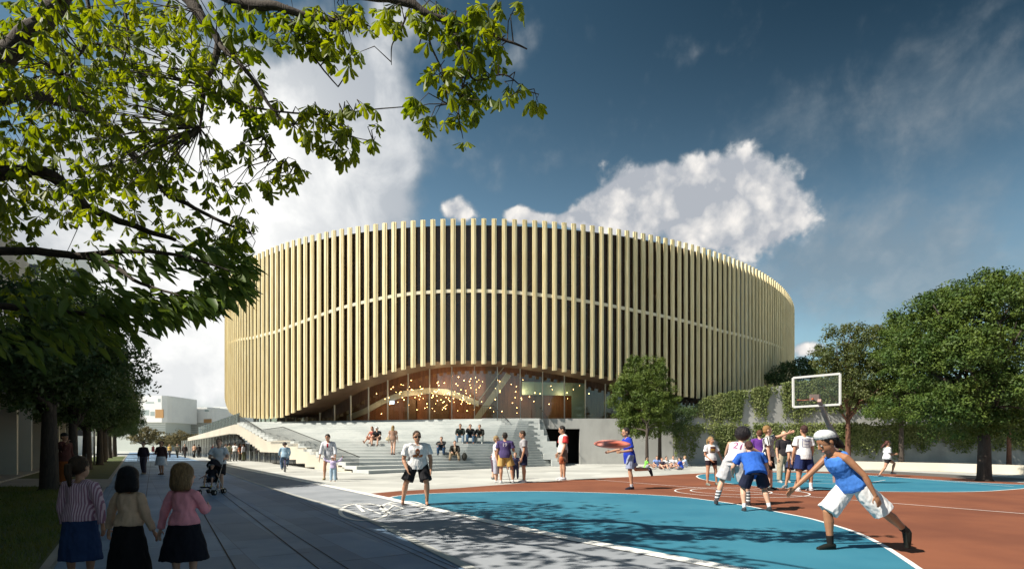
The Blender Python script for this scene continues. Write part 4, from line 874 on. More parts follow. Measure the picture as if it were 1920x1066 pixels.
# ============================================================ STREET THINGS
def lamp_post(p, h, label):
    e = empty('lamp_post', tuple(p), label, 'lamp post'); MB().tube([(p.x, p.y, 0), (p.x, p.y, h * .5), (p.x, p.y, h)], [.07, .06, .045], 8).build('post', M['steel'], e, smooth=True)
    MB().obox((p.x + .35, p.y, h), (.4, 0, 0), (0, .07, 0), (0, 0, .035)).build('lamp_head', M['metal'], e)
lamp_post(G(177, 871), 5.2, 'slim grey lamp post on the lawn between the street trees')
lamp_post(G(386, 850), 4.2, 'thin far lamp post in front of the white blocks')
for i, (px, py, lab) in enumerate(((161, 882, 'leftmost dark bollard on the lawn beside the path'), (166.5, 880, 'dark bollard second from the left on the lawn'), (184, 868, 'dark bollard just right of the slim lamp post'))):
    p = G(px, py); MB().tube([(p.x, p.y, 0), (p.x, p.y, .95), (p.x, p.y, 1.0)], [.05, .05, .03], 8).build('bollard', M['metal']); tag(bpy.context.scene.objects[-1] if False else [o for o in col.objects if o.name.startswith('bollard')][-1], lab, 'bollard', 'bollards on the lawn')
# basketball hoop
bh = empty('basketball_hoop', G(1567, 904), 'basketball board with white frame on a bent reddish post, at the far court', 'basketball hoop')
BY = 21.2; pm = mat('post_paint', (.34, .20, .17), .5, (.28, .16, .13), 3, 5)
A_, B_, C_, D_ = P(1487, 708, BY + .25), P(1575, 700, BY - .1), P(1575, 757.5, BY - .1), P(1487.5, 762.5, BY + .25)
fr = MB()
for a, b in ((A_, B_), (B_, C_), (C_, D_), (D_, A_)): fr.bar(a, b, .072, .04, up=(0, 1, 0))
fr.build('board_frame', mat('white_paint', (.8, .8, .78), .4), bh)
d_ = Vector((.01, .03, 0)); MB().extrude([A_, B_, C_, D_], d_).build('board_glass', glass_mat('board_glass', (.92, .95, .95), -.035, .02, .04, (.35, .4, .42)), bh)
ctr = (A_ + B_ + C_ + D_) / 4 + Vector((-.05, 0, -.25)); pa = G(1567, 904); pm1 = P(1567, 815, pa.y - .3); pm2 = P(1553, 795, pa.y - .5); pm3 = P(1530, 756, BY + .1)
pm3 = Vector((ctr.x + .05, BY - .12, ctr.z - .12))
po = MB(); po.bar((pa.x, pa.y, 0), (pa.x, pa.y, pm1.z), .16, .16, up=(0, 1, 0)); po.bar((pa.x, pa.y, pm1.z - .04), pm2, .15, .14); po.bar(pm2, pm3, .13, .13); po.build('post', pm, bh, bevel=.01)
MB().obox(ctr, (.19, 0, 0), (0, .02, 0), (0, 0, .12)).build('mounting_plate', mat('plate_grey', (.26, .20, .18), .6), bh)
rc = Vector((ctr.x - .18, BY + .55, ctr.z - .05)); MB().torus(rc, (0, 0, 1), .225, .014).bar(rc + Vector((0, -.225, 0)), (ctr.x - .1, BY, rc.z), .05).build('rim', mat('rim_orange', (.5, .12, .05), .5), bh)
# flying disc
fd = P(1148, 832, 5.2); MBd = MB(); MBd.ell(fd, (.165, .02, 0), (-.02, .165, .02), (0, -.012, .034), 28, 12)
tag(MBd.build('flying_disc', mat('disc_orange', (.80, .17, .09), .45, (.85, .38, .34), 3, 2), smooth=True), 'orange pink flying disc in mid air, left of the running boy in blue', 'flying disc')

# ============================================================ PEOPLE
_mc = {}
def cloth(c, stripe=None, rough=.85, bump=.25):
    """fabric; stripe = (colour, unit direction, period in metres, share)"""
    key = (tuple(c), str(stripe), rough)
    if key in _mc: return _mc[key]
    c2 = tuple(x * .82 for x in c); m = mat('fabric', c, rough, c2, 9, 5, bump=bump, bscale=14, spec=.2)
    if stripe:
        t = NT(m.node_tree); b = m.node_tree.nodes['Principled BSDF']; src = b.inputs['Base Color'].links[0].from_socket
        tcn = t.n('ShaderNodeTexCoord'); dp = t.n('ShaderNodeVectorMath', operation='DOT_PRODUCT'); t.put(dp.inputs[0], tcn.outputs['Object']); dp.inputs[1].default_value = stripe[1]
        f = t.m('GREATER_THAN', t.m('FRACT', t.m('DIVIDE', t.m('ADD', dp.outputs['Value'], 50), stripe[2])), stripe[3])
        t.put(b.inputs['Base Color'], t.mix(f, src, stripe[0]))
    _mc[key] = m; return m
def skin(c):
    key = ('skin', c)
    if key not in _mc:
        m = mat('skin', c, .5, (c[0] * .88, c[1] * .8, c[2] * .78), 5, 4, spec=.35); _mc[key] = m
    return _mc[key]
def hairm(c):
    key = ('hair', c)
    if key not in _mc: _mc[key] = mat('hair', c, .5, tuple(x * .45 for x in c), 22, 4, stretch=(3, 3, .35), bump=.9, bscale=60, spec=.4, lo=.3, hi=.7)
    return _mc[key]
PALE, TAN, DARKSK = (.62, .38, .27), (.50, .28, .18), (.24, .13, .08)
bake = []          # (object, voxel, smooth, wrinkle) – remeshed together at the end
decals = []
def add_part(name, mb, m, root, vox, sm=4, wr=0):
    me = mb.mesh(name); o = link(name, me, m, root)
    md = o.modifiers.new('r', 'REMESH'); md.mode = 'VOXEL'; md.voxel_size = vox; md.use_smooth_shade = True
    if sm: s = o.modifiers.new('s', 'SMOOTH'); s.factor = .5; s.iterations = sm
    bake.append((o, wr)); return o
def nz(v): return Vector(v).normalized()
def rings(mb, items, seg=24):
    """loft of elliptical rings: (centre, lateral axis, depth axis, half width, half depth)"""
    vs = []
    for c, a, b, w, d in items: vs += [c + a * w * math.cos(2 * math.pi * k / seg) + b * d * math.sin(2 * math.pi * k / seg) for k in range(seg)]
    n = len(items); fs = [(i * seg + k, i * seg + (k + 1) % seg, (i + 1) * seg + (k + 1) % seg, (i + 1) * seg + k) for i in range(n - 1) for k in range(seg)]
    fs += [tuple(range(seg - 1, -1, -1)), tuple(range((n - 1) * seg, n * seg))]; mb.add(vs, fs)
POSE = {
 'stand': dict(tL=(.06, .02, -1), cL=(.02, -.04, -1), tR=(.06, .0, -1), cR=(.02, -.02, -1), uL=(.16, -.03, -1), fL=(.04, .25, -1), uR=(.16, -.03, -1), fR=(.04, .25, -1)),
 'walk': dict(tL=(.02, .38, -1), cL=(0, -.08, -1), tR=(.02, -.2, -1), cR=(0, -.55, -1), uL=(.14, -.3, -1), fL=(.04, .05, -1), uR=(.14, .25, -1), fR=(.0, .5, -1)),
 'sit': dict(tL=(.22, 1, .12), cL=(.0, .15, -1), tR=(.22, 1, .12), cR=(.0, .15, -1), sp=(0, .28, 1), uL=(.2, .55, -1), fL=(-.35, 1, -.3), uR=(.2, .55, -1), fR=(-.35, 1, -.3)),
 'sitg': dict(tL=(.45, .8, .65), cL=(-.25, .75, -.75), tR=(.45, .8, .65), cR=(-.25, .75, -.75), sp=(0, .12, 1), uL=(.25, .7, -.7), fL=(-.4, 1, -.1), uR=(.25, .7, -.7), fR=(-.4, 1, -.1)),
 'cross': dict(tL=(.9, .7, .1), cL=(-1, .35, -.1), tR=(.9, .7, .1), cR=(-1, .45, -.08), sp=(0, .2, 1), uL=(.25, .6, -.8), fL=(-.3, 1, -.3), uR=(.25, .6, -.8), fR=(-.3, 1, -.3)),
}
def person(label, px, py, H, f=(0, -1), pose='stand', po=None, zg=0.0, wide=1.1, fem=False, sk=PALE, hair=('short', (.05, .03, .02)), top=('tee', (.8, .8, .8)), bot=('shorts', (.03, .03, .04)), shoes=(.05, .05, .05), socks=None, head=None, look=None, hs=1.1, det=0, pos=None, group=None, hat=None, world=False, glasses=False, face=True, wr=.0, topstripe=None, sockstripe=None, curl=.5, cat='person', sleeve=None):
    q = dict(POSE[pose]); q.update(po or {})
    f = nz((f[0], f[1], 0)); r = f.cross(Vector((0, 0, 1))); u = Vector((0, 0, 1))
    def D(k, side=0, dflt=None):
        v = q.get(k, dflt)
        if world: return nz(v)
        return nz(r * v[0] * side + f * v[1] + u * v[2]) if side else nz(r * v[0] + f * v[1] + u * v[2])
    g0 = pos if pos is not None else G(px, py, zg); g0 = Vector((g0[0], g0[1], zg))
    sp = D('sp', 0, (0, 0, 1)); hd = nz(head) if head else nz(sp * .6 + u * .4)
    lk = nz(look) if look else f; lk = nz(lk - hd * lk.dot(hd)); hr = lk.cross(hd).normalized()
    vox = (.0068 if det else .0115) * (1 if H > 1.2 else .9)
    pel = Vector((0, 0, 0)); tw_r = nz(q['shr']) if 'shr' in q else r; sr = nz(tw_r - sp * tw_r.dot(sp)); pr = nz(r - sp * r.dot(sp) * .5)
    J = {}
    for s, sd in (('L', -1), ('R', 1)):
        hip = pel + pr * sd * .052 * H * wide + u * -.01 * H; t = D('t' + s, sd); c = D('c' + s, sd); kn = hip + t * .245 * H; an = kn + c * .245 * H
        J['hip' + s], J['kn' + s], J['an' + s], J['cd' + s], J['td' + s] = hip, kn, an, c, t
    low = min(J['anL'].z, J['anR'].z); rz = max(.042 * H - low, .075 * H)
    off = Vector((g0.x, g0.y, zg + rz)); nb = pel + sp * .285 * H; hc = nb + nz(sp * .4 + hd * .6) * .022 * H + hd * .064 * H * hs
    for s, sd in (('L', -1), ('R', 1)):
        sh = nb - sp * .040 * H + sr * sd * (.098 if fem else .108) * H * wide; ud = D('u' + s, sd); fd_ = D('f' + s, sd); el_ = sh + ud * .168 * H; wr_ = el_ + fd_ * .148 * H
        tg = q.get('h' + s)
        if tg is not None:      # two-bone reach to a hand target
            tg = Vector(tg) - off; v = tg - sh; a_, b_ = .168 * H, .148 * H; L = min(v.length, (a_ + b_) * .995); v.normalize(); ca = (a_ * a_ + L * L - b_ * b_) / (2 * a_ * L); hint = D('u' + s, sd); pv = nz(hint - v * hint.dot(v)); el_ = sh + v * a_ * ca + pv * a_ * math.sqrt(max(0, 1 - ca * ca)); wr_ = sh + v * L; ud = nz(el_ - sh); fd_ = nz(wr_ - el_)
        J['sh' + s], J['el' + s], J['wr' + s], J['fd' + s], J['ud' + s] = sh, el_, wr_, fd_, ud
    for k in list(J):
        if k[:2] not in ('cd', 'td', 'fd', 'ud'): J[k] = J[k] + off
    pel, nb, hc = pel + off, nb + off, hc + off
    root = empty('person', (g0.x, g0.y, zg), label, cat, group)
    dpt = sr.cross(sp).normalized() * -1
    if dpt.dot(f) < 0: dpt = -dpt
    prof = [(-.16, .055, .05), (-.05, .088, .066), (.06, .096 if fem else .090, .068), (.2, .088, .062), (.38, .068 if fem else .078, .052), (.6, .080 if fem else .088, .060), (.78, .088 if fem else .100, .062), (.90, .082 if fem else .094, .052), (.97, .05, .042)]
    def torso(mb, t0, t1, inf, shrink=1.0, flare=0):
        it = []; ts = sorted(set([t0, t1] + [p[0] for p in prof if t0 < p[0] < t1]))
        for t in ts:
            tw = max(t, -.02) if inf > 0 else t; w = np.interp(tw, [p[0] for p in prof], [p[1] for p in prof]) * wide; d = np.interp(tw, [p[0] for p in prof], [p[2] for p in prof]) * (1 + (wide - 1) * .8)
            ax = nz(pr.lerp(sr, min(1, max(0, t)))); c = pel + sp * .285 * H * t + dpt * (.006 * H if .5 < t < .9 else 0); e = inf + flare * max(0, (t1 - t) / (t1 - t0)) ** 1.5
            it.append((c, ax, nz(ax.cross(sp)), (w * shrink) * H + e, (d * shrink) * H + e))
        rings(mb, it)
    body = MB()
    torso(body, -.16, .97, 0, .90 if top[0] != 'bare' else 1.0)
    body.tube([nb - sp * .03 * H, nb + nz(sp + hd) * .02 * H, hc - hd * .03 * H], [.036 * H, .029 * H, .030 * H], 10)
    h1 = H * hs
    body.ell(hc + hd * .012 * h1 - lk * .004 * h1, hr * .0445 * h1, lk * .055 * h1, hd * .055 * h1, 16, 12)
    body.ell(hc - hd * .022 * h1 + lk * .012 * h1, hr * .036 * h1, lk * .042 * h1, hd * .045 * h1, 14, 10)
    body.ell(hc - hd * .052 * h1 + lk * .034 * h1, hr * .016 * h1, lk * .014 * h1, hd * .012 * h1, 8, 6)
    body.tube([hc + hd * .010 * h1 + lk * .050 * h1, hc - hd * .012 * h1 + lk * .063 * h1, hc - hd * .018 * h1 + lk * .052 * h1], [.005 * h1, .0085 * h1, .008 * h1], 6)
    body.ell(hc - hd * .036 * h1 + lk * .051 * h1, hr * .014 * h1, lk * .005 * h1, hd * .0065 * h1, 8, 6)
    for s in (-1, 1): body.ell(hc - hd * .004 * h1 + hr * s * .0455 * h1 - lk * .004 * h1, hr * .006 * h1, lk * .011 * h1, hd * .016 * h1, 8, 6)
    for s, sd in (('L', -1), ('R', 1)):
        sh, el_, wr_, fdv, udv = J['sh' + s], J['el' + s], J['wr' + s], J['fd' + s], J['ud' + s]
        k = 1 + (wide - 1) * .8; k *= .9 if fem else 1
        body.tube([nb - sp * .012 * H, nb.lerp(sh, .5) - sp * .004 * H, sh, sh.lerp(el_, .35), el_, el_.lerp(wr_, .3), wr_, wr_ + fdv * .012 * H], [.026 * H * k, .029 * H * k, .030 * H * k, .0265 * H * k, .0215 * H * k, .0225 * H * k, .0145 * H * k, .0145 * H * k], 10)
        # hand: palm, four unequal fingers, thumb
        hd_ = fdv; side = nz(f if abs(fdv.dot(f)) < .8 else u); side = nz(side - hd_ * side.dot(hd_)); pn = hd_.cross(side) * (-sd)       # side = thumb side, pn = towards the body
        if pn.dot(sr * -sd) < 0: pn = -pn
        hk = H * (1.0 if H > 1.3 else 1.08); c = wr_ + hd_ * .032 * hk
        body.ell(c, side * .023 * hk, pn * .010 * hk, hd_ * .033 * hk, 10, 8)
        fr_ = .0052 * hk if det else .0062 * hk
        for j, (o_, L) in enumerate(((.0165, .040), (.0058, .046), (-.005, .043), (-.0155, .034))):
            a = wr_ + hd_ * .056 * hk + side * o_ * hk; d1 = nz(hd_ + pn * curl * .5 + side * o_ * 4); b = a + d1 * L * .5 * hk; d2 = nz(hd_ + pn * curl * 1.8 + side * o_ * 4); e = b + d2 * L * .5 * hk
            body.tube([a - hd_ * .012 * hk, a, b, e], [fr_, fr_, fr_ * .95, fr_ * .75], 6)
        a = wr_ + hd_ * .018 * hk + side * .018 * hk; b = a + nz(hd_ * .8 + side * .75 + pn * .2) * .024 * hk; e = b + nz(hd_ + side * .2 + pn * .3) * .020 * hk; body.tube([a - side * .006 * hk, a, b, e], [fr_ * 1.3, fr_ * 1.25, fr_ * 1.1, fr_ * .85], 6)
        hip, kn, an = J['hip' + s], J['kn' + s], J['an' + s]; bk = nz(r.cross(J['cd' + s])); bk = bk if bk.dot(f) < 0 else -bk
        kk = wide ** .5
        body.tube([hip + u * .01 * H, hip.lerp(kn, .3), hip.lerp(kn, .8), kn, kn.lerp(an, .3) + bk * .006 * H, kn.lerp(an, .6) + bk * .002 * H, an], [.052 * H * kk, .048 * H * kk, .034 * H * kk, .0305 * H * kk, .0335 * H * kk, .025 * H * kk, .0185 * H * kk], 12)
        ft = q.get('ft' + s); cdv = J['cd' + s]
        if ft: fdir = nz(ft)
        else:
            fdir = f - cdv * f.dot(cdv) if abs(cdv.z) < .8 else f; fdir = nz(fdir + (Vector((0, 0, -.35)) if an.z - zg > .12 * H and cdv.z < -.3 else Vector((0, 0, -.06))))
        J['toe' + s] = an + fdir * .095 * H; fu = nz(u - fdir * u.dot(fdir)) if abs(fdir.z) < .9 else nz(-f)
        J['fu' + s], J['fdir' + s] = fu, fdir
        body.tube([an - fdir * .028 * H - fu * .018 * H, an - fu * .012 * H, an + fdir * .05 * H - fu * .022 * H, an + fdir * .098 * H - fu * .03 * H], [.017 * H, .021 * H, .019 * H, .012 * H], 8)
    add_part('body', body, skin(sk), root, vox, 3)
    C = .011 * H + .003; seg_ = 28 if det else 16
    # ---- top
    if top[0] != 'bare':
        tp = MB(); hem = {'tank': -.02, 'tee': -.06, 'sweater': .02, 'dress': -.1, 'longtee': -.22, 'jacket': -.04}.get(top[0], -.04)
        if len(top) > 2 and top[2] is not None and isinstance(top[2], (int, float)): hem = top[2]
        torso(tp, hem, .95, C, 1.0, (.020 if top[0] == 'sweater' else .012) * H)
        slv = {'tank': 0, 'tee': .62, 'longtee': .75, 'dress': .4, 'sweater': 2, 'jacket': 2, 'long': 2, 'three': 1.5}.get(top[0], .6)
        for s, sd in (('L', -1), ('R', 1)):
            sh, el_, wr_ = J['sh' + s], J['el' + s], J['wr' + s]; k = (1 + (wide - 1) * .8) * (.92 if fem else 1)
            if slv:
                pts = [nb - sp * .026 * H, nb.lerp(sh, .55) - sp * .006 * H, sh, sh.lerp(el_, .35)]; rr = [.022 * H * k + C, .027 * H * k + C, .030 * H * k + C, .0285 * H * k + C * 1.1]
                if slv <= 1: pts.append(sh.lerp(el_, slv)); rr.append(.029 * H * k + C * 1.7)
                else:
                    pts += [el_, el_.lerp(wr_, .3), el_.lerp(wr_, min(1, slv - 1) * .96)]; rr += [.0235 * H * k + C * 1.1, .0235 * H * k + C, (.017 if slv >= 2 else .022) * H * k + C]
                tp.tube(pts, rr, 10)
            else: tp.ell(sh - sr * sd * .028 * H, sr * .02 * H, dpt * .03 * H, sp * .028 * H, 8, 6)
        if sleeve:
            for s, sd in (('L', -1), ('R', 1)):
                sl = MB(); sh, el_ = J['sh' + s], J['el' + s]; sl.tube([sh + u * .012 * H, sh.lerp(el_, .3), sh.lerp(el_, .66)], [.031 * H + C * 1.4, .031 * H + C * 1.7, .031 * H + C * 2.2], 10); add_part('sleeve', sl, cloth(sleeve), root, vox, 2)
        tm = cloth(top[1], topstripe); to = add_part('shirt' if top[0] not in ('jacket', 'sweater', 'dress') else top[0], tp, tm, root, vox * 1.05, 4, wr or .004)
    else: to = None
    # ---- bottom
    if bot:
        bt_ = MB(); kind = bot[0]; wob = .006 * H
        if kind in ('skirt', 'longskirt'):
            hemz = bot[2]; fl = bot[3]; w0, d0 = .094 * H * wide + .014, .070 * H * wide + .014; c0_ = pel + u * .045 * H; it = []
            mx = (J['knL'] + J['knR']) / 2; c1 = Vector((c0_.x * .5 + mx.x * .5, c0_.y * .5 + mx.y * .5, zg + hemz))
            for i in range(7):
                t = i / 6; c = c0_.lerp(c1, t); it.append((c, r, f, w0 + (fl - w0) * t ** .85, d0 + (fl * .8 - d0) * t ** .85))
            rings(bt_, it, 24)
        else:
            le = {'shorts': .82, 'knee': .99, 'hot': .5, 'long': 2, 'capri': 1.35}[kind]; lo_ = .013 * H + .004 if kind != 'hot' else .006 * H; loose = bot[2] if len(bot) > 2 else 1.0; lo_ *= loose
            torso(bt_, -.10, .17, lo_ * .75, 1.0); bt_.ell(pel - sp * .03 * H, pr * .085 * H * wide, f * (.06 * H + lo_), sp * .03 * H, 14, 8)
            for s, sd in (('L', -1), ('R', 1)):
                hip, kn, an = J['hip' + s], J['kn' + s], J['an' + s]; kk = wide ** .5
                pts = [hip + u * .02 * H, hip.lerp(kn, .3)]; rr = [.053 * H * kk + lo_ * .6, .050 * H * kk + lo_]
                if le <= 1: pts.append(hip.lerp(kn, le)); rr.append(.040 * H * kk + lo_ * 1.9)
                else:
                    pts += [kn, kn.lerp(an, .35)]; rr += [.034 * H * kk + lo_ * 1.1, .036 * H * kk + lo_ * .9]
                    e = min(1, le - 1); pts.append(kn.lerp(an, max(.4, e) * .97)); rr.append((.028 if le >= 2 else .034) * H * kk + lo_)
                bt_.tube(pts, rr, 12)
        add_part({'skirt': 'skirt', 'longskirt': 'skirt', 'shorts': 'shorts', 'knee': 'shorts', 'hot': 'shorts', 'capri': 'trousers', 'long': 'trousers'}[kind], bt_, cloth(bot[1]), root, vox * 1.05, 4, wr or .004)
    # ---- shoes and socks
    for s in ('L', 'R'):
        an, fdir, fu, cdv = J['an' + s], J['fdir' + s], J['fu' + s], J['cd' + s]
        if shoes:
            sm_ = MB(); sm_.tube([an - fdir * .034 * H - fu * .018 * H, an - fdir * .006 * H - fu * .010 * H, an + fdir * .05 * H - fu * .018 * H, an + fdir * .108 * H - fu * .026 * H], [.020 * H, .026 * H, .0235 * H, .0145 * H], 10)
            w = fdir.cross(fu); sm_.obox(an + fdir * .036 * H - fu * .036 * H, fdir * .072 * H, w * .020 * H, fu * .006 * H)
            sm_.tube([an - fdir * .006 * H - fu * .01 * H, an - cdv * .012 * H], [.025 * H, .022 * H], 8)
            add_part('shoe', sm_, cloth(shoes, rough=.6), root, vox * 1.1, 2)
        if socks:
            sk_ = MB(); kn = J['kn' + s]; hgt = socks[1]; sk_.tube([an - fu * .005 * H, kn.lerp(an, 1 - hgt * .5), kn.lerp(an, 1 - hgt)], [.0225 * H, (.0255 if hgt < .4 else .034) * H, (.028 if hgt < .4 else .0345) * H], 10)
            add_part('sock', sk_, cloth(socks[0], sockstripe), root, vox, 2)
    # ---- hair and face
    hm = hairm(hair[1]) if hair else None
    if hair:
        hb = MB(); st_ = hair[0]; back = -lk
        if st_ == 'short': hb.ell(hc + hd * .020 * h1 + back * .010 * h1, hr * .0485 * h1, lk * .054 * h1, hd * .054 * h1, 14, 10); hb.ell(hc - hd * .008 * h1 + back * .026 * h1, hr * .043 * h1, lk * .036 * h1, hd * .036 * h1, 12, 8)
        elif st_ == 'bald': hb.ell(hc + hd * .002 * h1 + back * .018 * h1, hr * .0468 * h1, lk * .041 * h1, hd * .030 * h1, 12, 8)
        elif st_ == 'afro': hb.ell(hc + hd * .03 * h1 + back * .02 * h1, hr * .086 * h1, lk * .086 * h1, hd * .084 * h1, 16, 12)
        elif st_ == 'bob':
            hb.ell(hc + hd * .018 * h1 + back * .010 * h1, hr * .055 * h1, lk * .060 * h1, hd * .060 * h1, 16, 12)
            rings(hb, [(hc + hd * .03 * h1 + back * .014 * h1, hr, lk, .052 * h1, .050 * h1), (hc - hd * .02 * h1 + back * .020 * h1, hr, lk, .063 * h1, .050 * h1), (hc - hd * .055 * h1 + back * .022 * h1, hr, lk, .066 * h1, .048 * h1), (hc - hd * .078 * h1 + back * .020 * h1, hr, lk, .058 * h1, .042 * h1)], 18)
        elif st_ == 'curly':
            g = random.Random(int(px))
            for _ in range(26):
                a, b = g.uniform(0, 6.28), g.uniform(-.5, 1); d = hr * math.cos(a) * math.sqrt(1 - min(1, b * b)) + back * (abs(math.sin(a)) * .9 + .1) * math.sqrt(max(0, 1 - b * b)) + hd * b; hb.ell_r(hc + hd * .012 * h1 + d * .052 * h1, .022 * h1)
        else:   # tied back or long
            hb.ell(hc + hd * .018 * h1 + back * .010 * h1, hr * .0488 * h1, lk * .056 * h1, hd * .056 * h1, 14, 10); hb.ell(hc + back * .028 * h1, hr * .045 * h1, lk * .034 * h1, hd * .042 * h1, 12, 8)
            b0_ = hc + hd * .012 * h1 + back * .056 * h1
            if st_ == 'pony': hb.tube([b0_, b0_ + back * .028 * h1 + hd * .002 * h1, b0_ + back * .03 * h1 - u * .05 * h1, b0_ + back * .018 * h1 - u * .12 * h1], [.016 * h1, .020 * h1, .019 * h1, .007 * h1], 8)
            elif st_ == 'long': rings(hb, [(hc + hd * .01 * h1 + back * .022 * h1, hr, lk, .050 * h1, .036 * h1), (hc - u * .05 * h1 + back * .035 * h1, hr, lk, .052 * h1, .028 * h1), (hc - u * .13 * h1 + back * .038 * h1, hr, lk, .045 * h1, .020 * h1), (hc - u * .17 * h1 + back * .036 * h1, hr, lk, .025 * h1, .012 * h1)])
            elif st_ == 'flow': hb.tube([b0_ - hd * .02 * h1, b0_ + back * .02 * h1 - u * .04 * h1, b0_ + back * .055 * h1 - u * .085 * h1, b0_ + back * .10 * h1 - u * .125 * h1], [.020 * h1, .030 * h1, .026 * h1, .006 * h1], 8)
            elif st_ == 'bun': hb.ell_r(b0_ + back * .02 * h1, .026 * h1)
        # keep the face free
        add_part('hair', hb, hm, root, vox * .9, 2, .010 if st_ in ('afro', 'curly') else .004)
    if hat:
        kb = MB(); kb.ell(hc + hd * (.034 if hat[0] == 'scarf' else .030) * h1 - lk * (.014 if hat[0] == 'scarf' else .004) * h1, hr * .0525 * h1, (lk + hd * (.35 if hat[0] == 'scarf' else 0)) * .0600 * h1, hd * (.046 if hat[0] == 'scarf' else .040) * h1, 16, 10)
        if hat[0] == 'cap': kb.ell(hc + hd * .028 * h1 + lk * .065 * h1, hr * .036 * h1, lk * .040 * h1, hd * .005 * h1, 12, 6)
        if hat[0] == 'sun': kb.ell(hc + hd * .022 * h1, hr * .085 * h1, lk * .085 * h1, hd * .008 * h1, 16, 6)
        if hat[0] == 'scarf': kb.ell_r(hc - lk * .055 * h1 + hd * .0 * h1, .018 * h1); kb.tube([hc - lk * .055 * h1, hc - lk * .07 * h1 - u * .03 * h1, hc - lk * .06 * h1 - u * .065 * h1], [.012 * h1, .014 * h1, .006 * h1], 6)
        add_part({'cap': 'cap', 'sun': 'sun_hat', 'scarf': 'headscarf', 'beanie': 'beanie'}[hat[0]], kb, cloth(hat[1]), root, vox * .9, 2, .003)
    if face:
        for s in (-1, 1):
            e = hc + hd * .003 * h1 + hr * s * .0175 * h1 + lk * .0495 * h1
            if glasses: continue
            eb = MB(); eb.ell(e, hr * .0085 * h1, lk * .0058 * h1, hd * .0050 * h1, 8, 6); eo = eb.build('eye', mat_eye, root, smooth=True)
            ib = MB(); ib.ell(e + lk * .0045 * h1, hr * .0036 * h1, lk * .0022 * h1, hd * .0040 * h1, 8, 6); ib.build('iris', mat_iris, eo, smooth=True)
            bb_ = MB(); bb_.ell(e + hd * .0125 * h1 + lk * .002 * h1, hr * .012 * h1, lk * .003 * h1, hd * .0023 * h1, 8, 5); bb_.build('eyebrow', hm or mat_iris, root, smooth=True)
        lb_ = MB(); lb_.ell(hc - hd * .036 * h1 + lk * .0535 * h1, hr * .0135 * h1, lk * .0035 * h1, hd * .0042 * h1, 8, 6); lb_.build('mouth', mat_lip, root, smooth=True)
        if glasses:
            gb = MB()
            for s in (-1, 1): gb.ell(hc + hd * .003 * h1 + hr * s * .0195 * h1 + lk * .058 * h1, hr * .0165 * h1, lk * .004 * h1, hd * .0115 * h1, 12, 8); gb.bar(hc + hd * .006 * h1 + hr * s * .036 * h1 + lk * .055 * h1, hc + hd * .006 * h1 + hr * s * .050 * h1 - lk * .004 * h1, .004 * h1)
            gb.build('sunglasses', mat('dark_lens', (.01, .01, .012), .12) if 'lens' not in _mc else _mc['lens'], root, smooth=True)
    return dict(root=root, J=J, off=off, f=f, r=r, sp=sp, pel=pel, nb=nb, hc=hc, top=to, H=H, lk=lk, hd=hd, h1=h1, dpt=dpt, sr=sr)
mat_eye = mat('eye_white', (.75, .72, .68), .3); mat_iris = mat('eye_iris', (.03, .02, .015), .3); mat_lip = mat('lips', (.42, .16, .13), .5)
_mc['lens'] = mat('dark_lens', (.01, .01, .012), .12)
def decal(p, text=None, c=(.1, .1, .1), w=.3, h=None, back=False, t=.55, shape=None, name='chest_print', dx=0):
    """flat print laid on to the shirt once the shirts are baked"""
    decals.append((p, text, c, w, back, t, shape, name, dx))

BLK, NAVY, WHT, GRY = (.018, .018, .022), (.02, .025, .07), (.80, .80, .82), (.30, .30, .31)
BR, BLD, DK, AUB = (.075, .04, .02), (.42, .28, .12), (.022, .015, .012), (.16, .06, .025)
# --- the three girls in front, seen from behind, holding hands
person('girl in striped lilac sweater and denim skirt, leftmost of the three holding hands', 0, 0, 1.315, (.08, 1), pos=(-4.5, 6.0), wide=1.12, fem=True, sk=TAN, hair=('pony', BR), hs=1.3, top=('sweater', (.40, .20, .29), -.10), topstripe=((.72, .54, .62, 1), (1, 0, 0), .022, .5), bot=('skirt', (.03, .06, .16),   .27, .21), shoes=BLK, det=1, face=False, world=True,
       po=dict(sp=(0, 0, 1), tL=(-.05, 0, -1), cL=(0, 0, -1), tR=(.08, .1, -1), cR=(.02, -.1, -1), uL=(-.22, 0, -1), fL=(.0, .1, -1), uR=(.5, .0, -1), hR=(-4.215, 5.97, .52)), wr=.011)
person('girl with black bob, beige sweater and long black skirt, between the other two girls', 0, 0, 1.19, (-.05, 1), pos=(-3.93, 5.9), wide=.95, fem=True, sk=TAN, hair=('bob', (.008, .008, .014)), hs=1.42, top=('sweater', (.66, .46, .32), -.02), bot=('longskirt', (.012, .011, .013), .12, .22), shoes=BLK, det=1, face=False, world=True,
       po=dict(sp=(.02, 0, 1), tL=(-.05, 0, -1), cL=(0, 0, -1), tR=(.08, .1, -1), cR=(.02, -.1, -1), uL=(-.8, 0, -.6), hL=(-4.19, 5.97, .53), uR=(.3, 0, -1), hR=(-3.67, 5.93, .52)), wr=.011)
person('girl with blond bob, pink sweater and flared black skirt, rightmost of the three', 0, 0, 1.21, (.1, 1), pos=(-3.36, 5.9), wide=1.04, fem=True, sk=PALE, hair=('bob', (.36, .22, .10)), hs=1.5, top=('sweater', (.92, .36, .42), -.02), bot=('skirt', (.012, .012, .02), .29, .25), shoes=BLK, det=1, face=False, world=True, look=(.5, 1, 0),
       po=dict(sp=(.0, 0, 1), tL=(-.05, 0, -1), cL=(0, 0, -1), tR=(.08, .1, -1), cR=(.02, -.1, -1), uL=(-.8, 0, -.5), hL=(-3.64, 5.93, .53), uR=(.22, .45, -.8), fR=(-.35, 1, .1)), wr=.011)
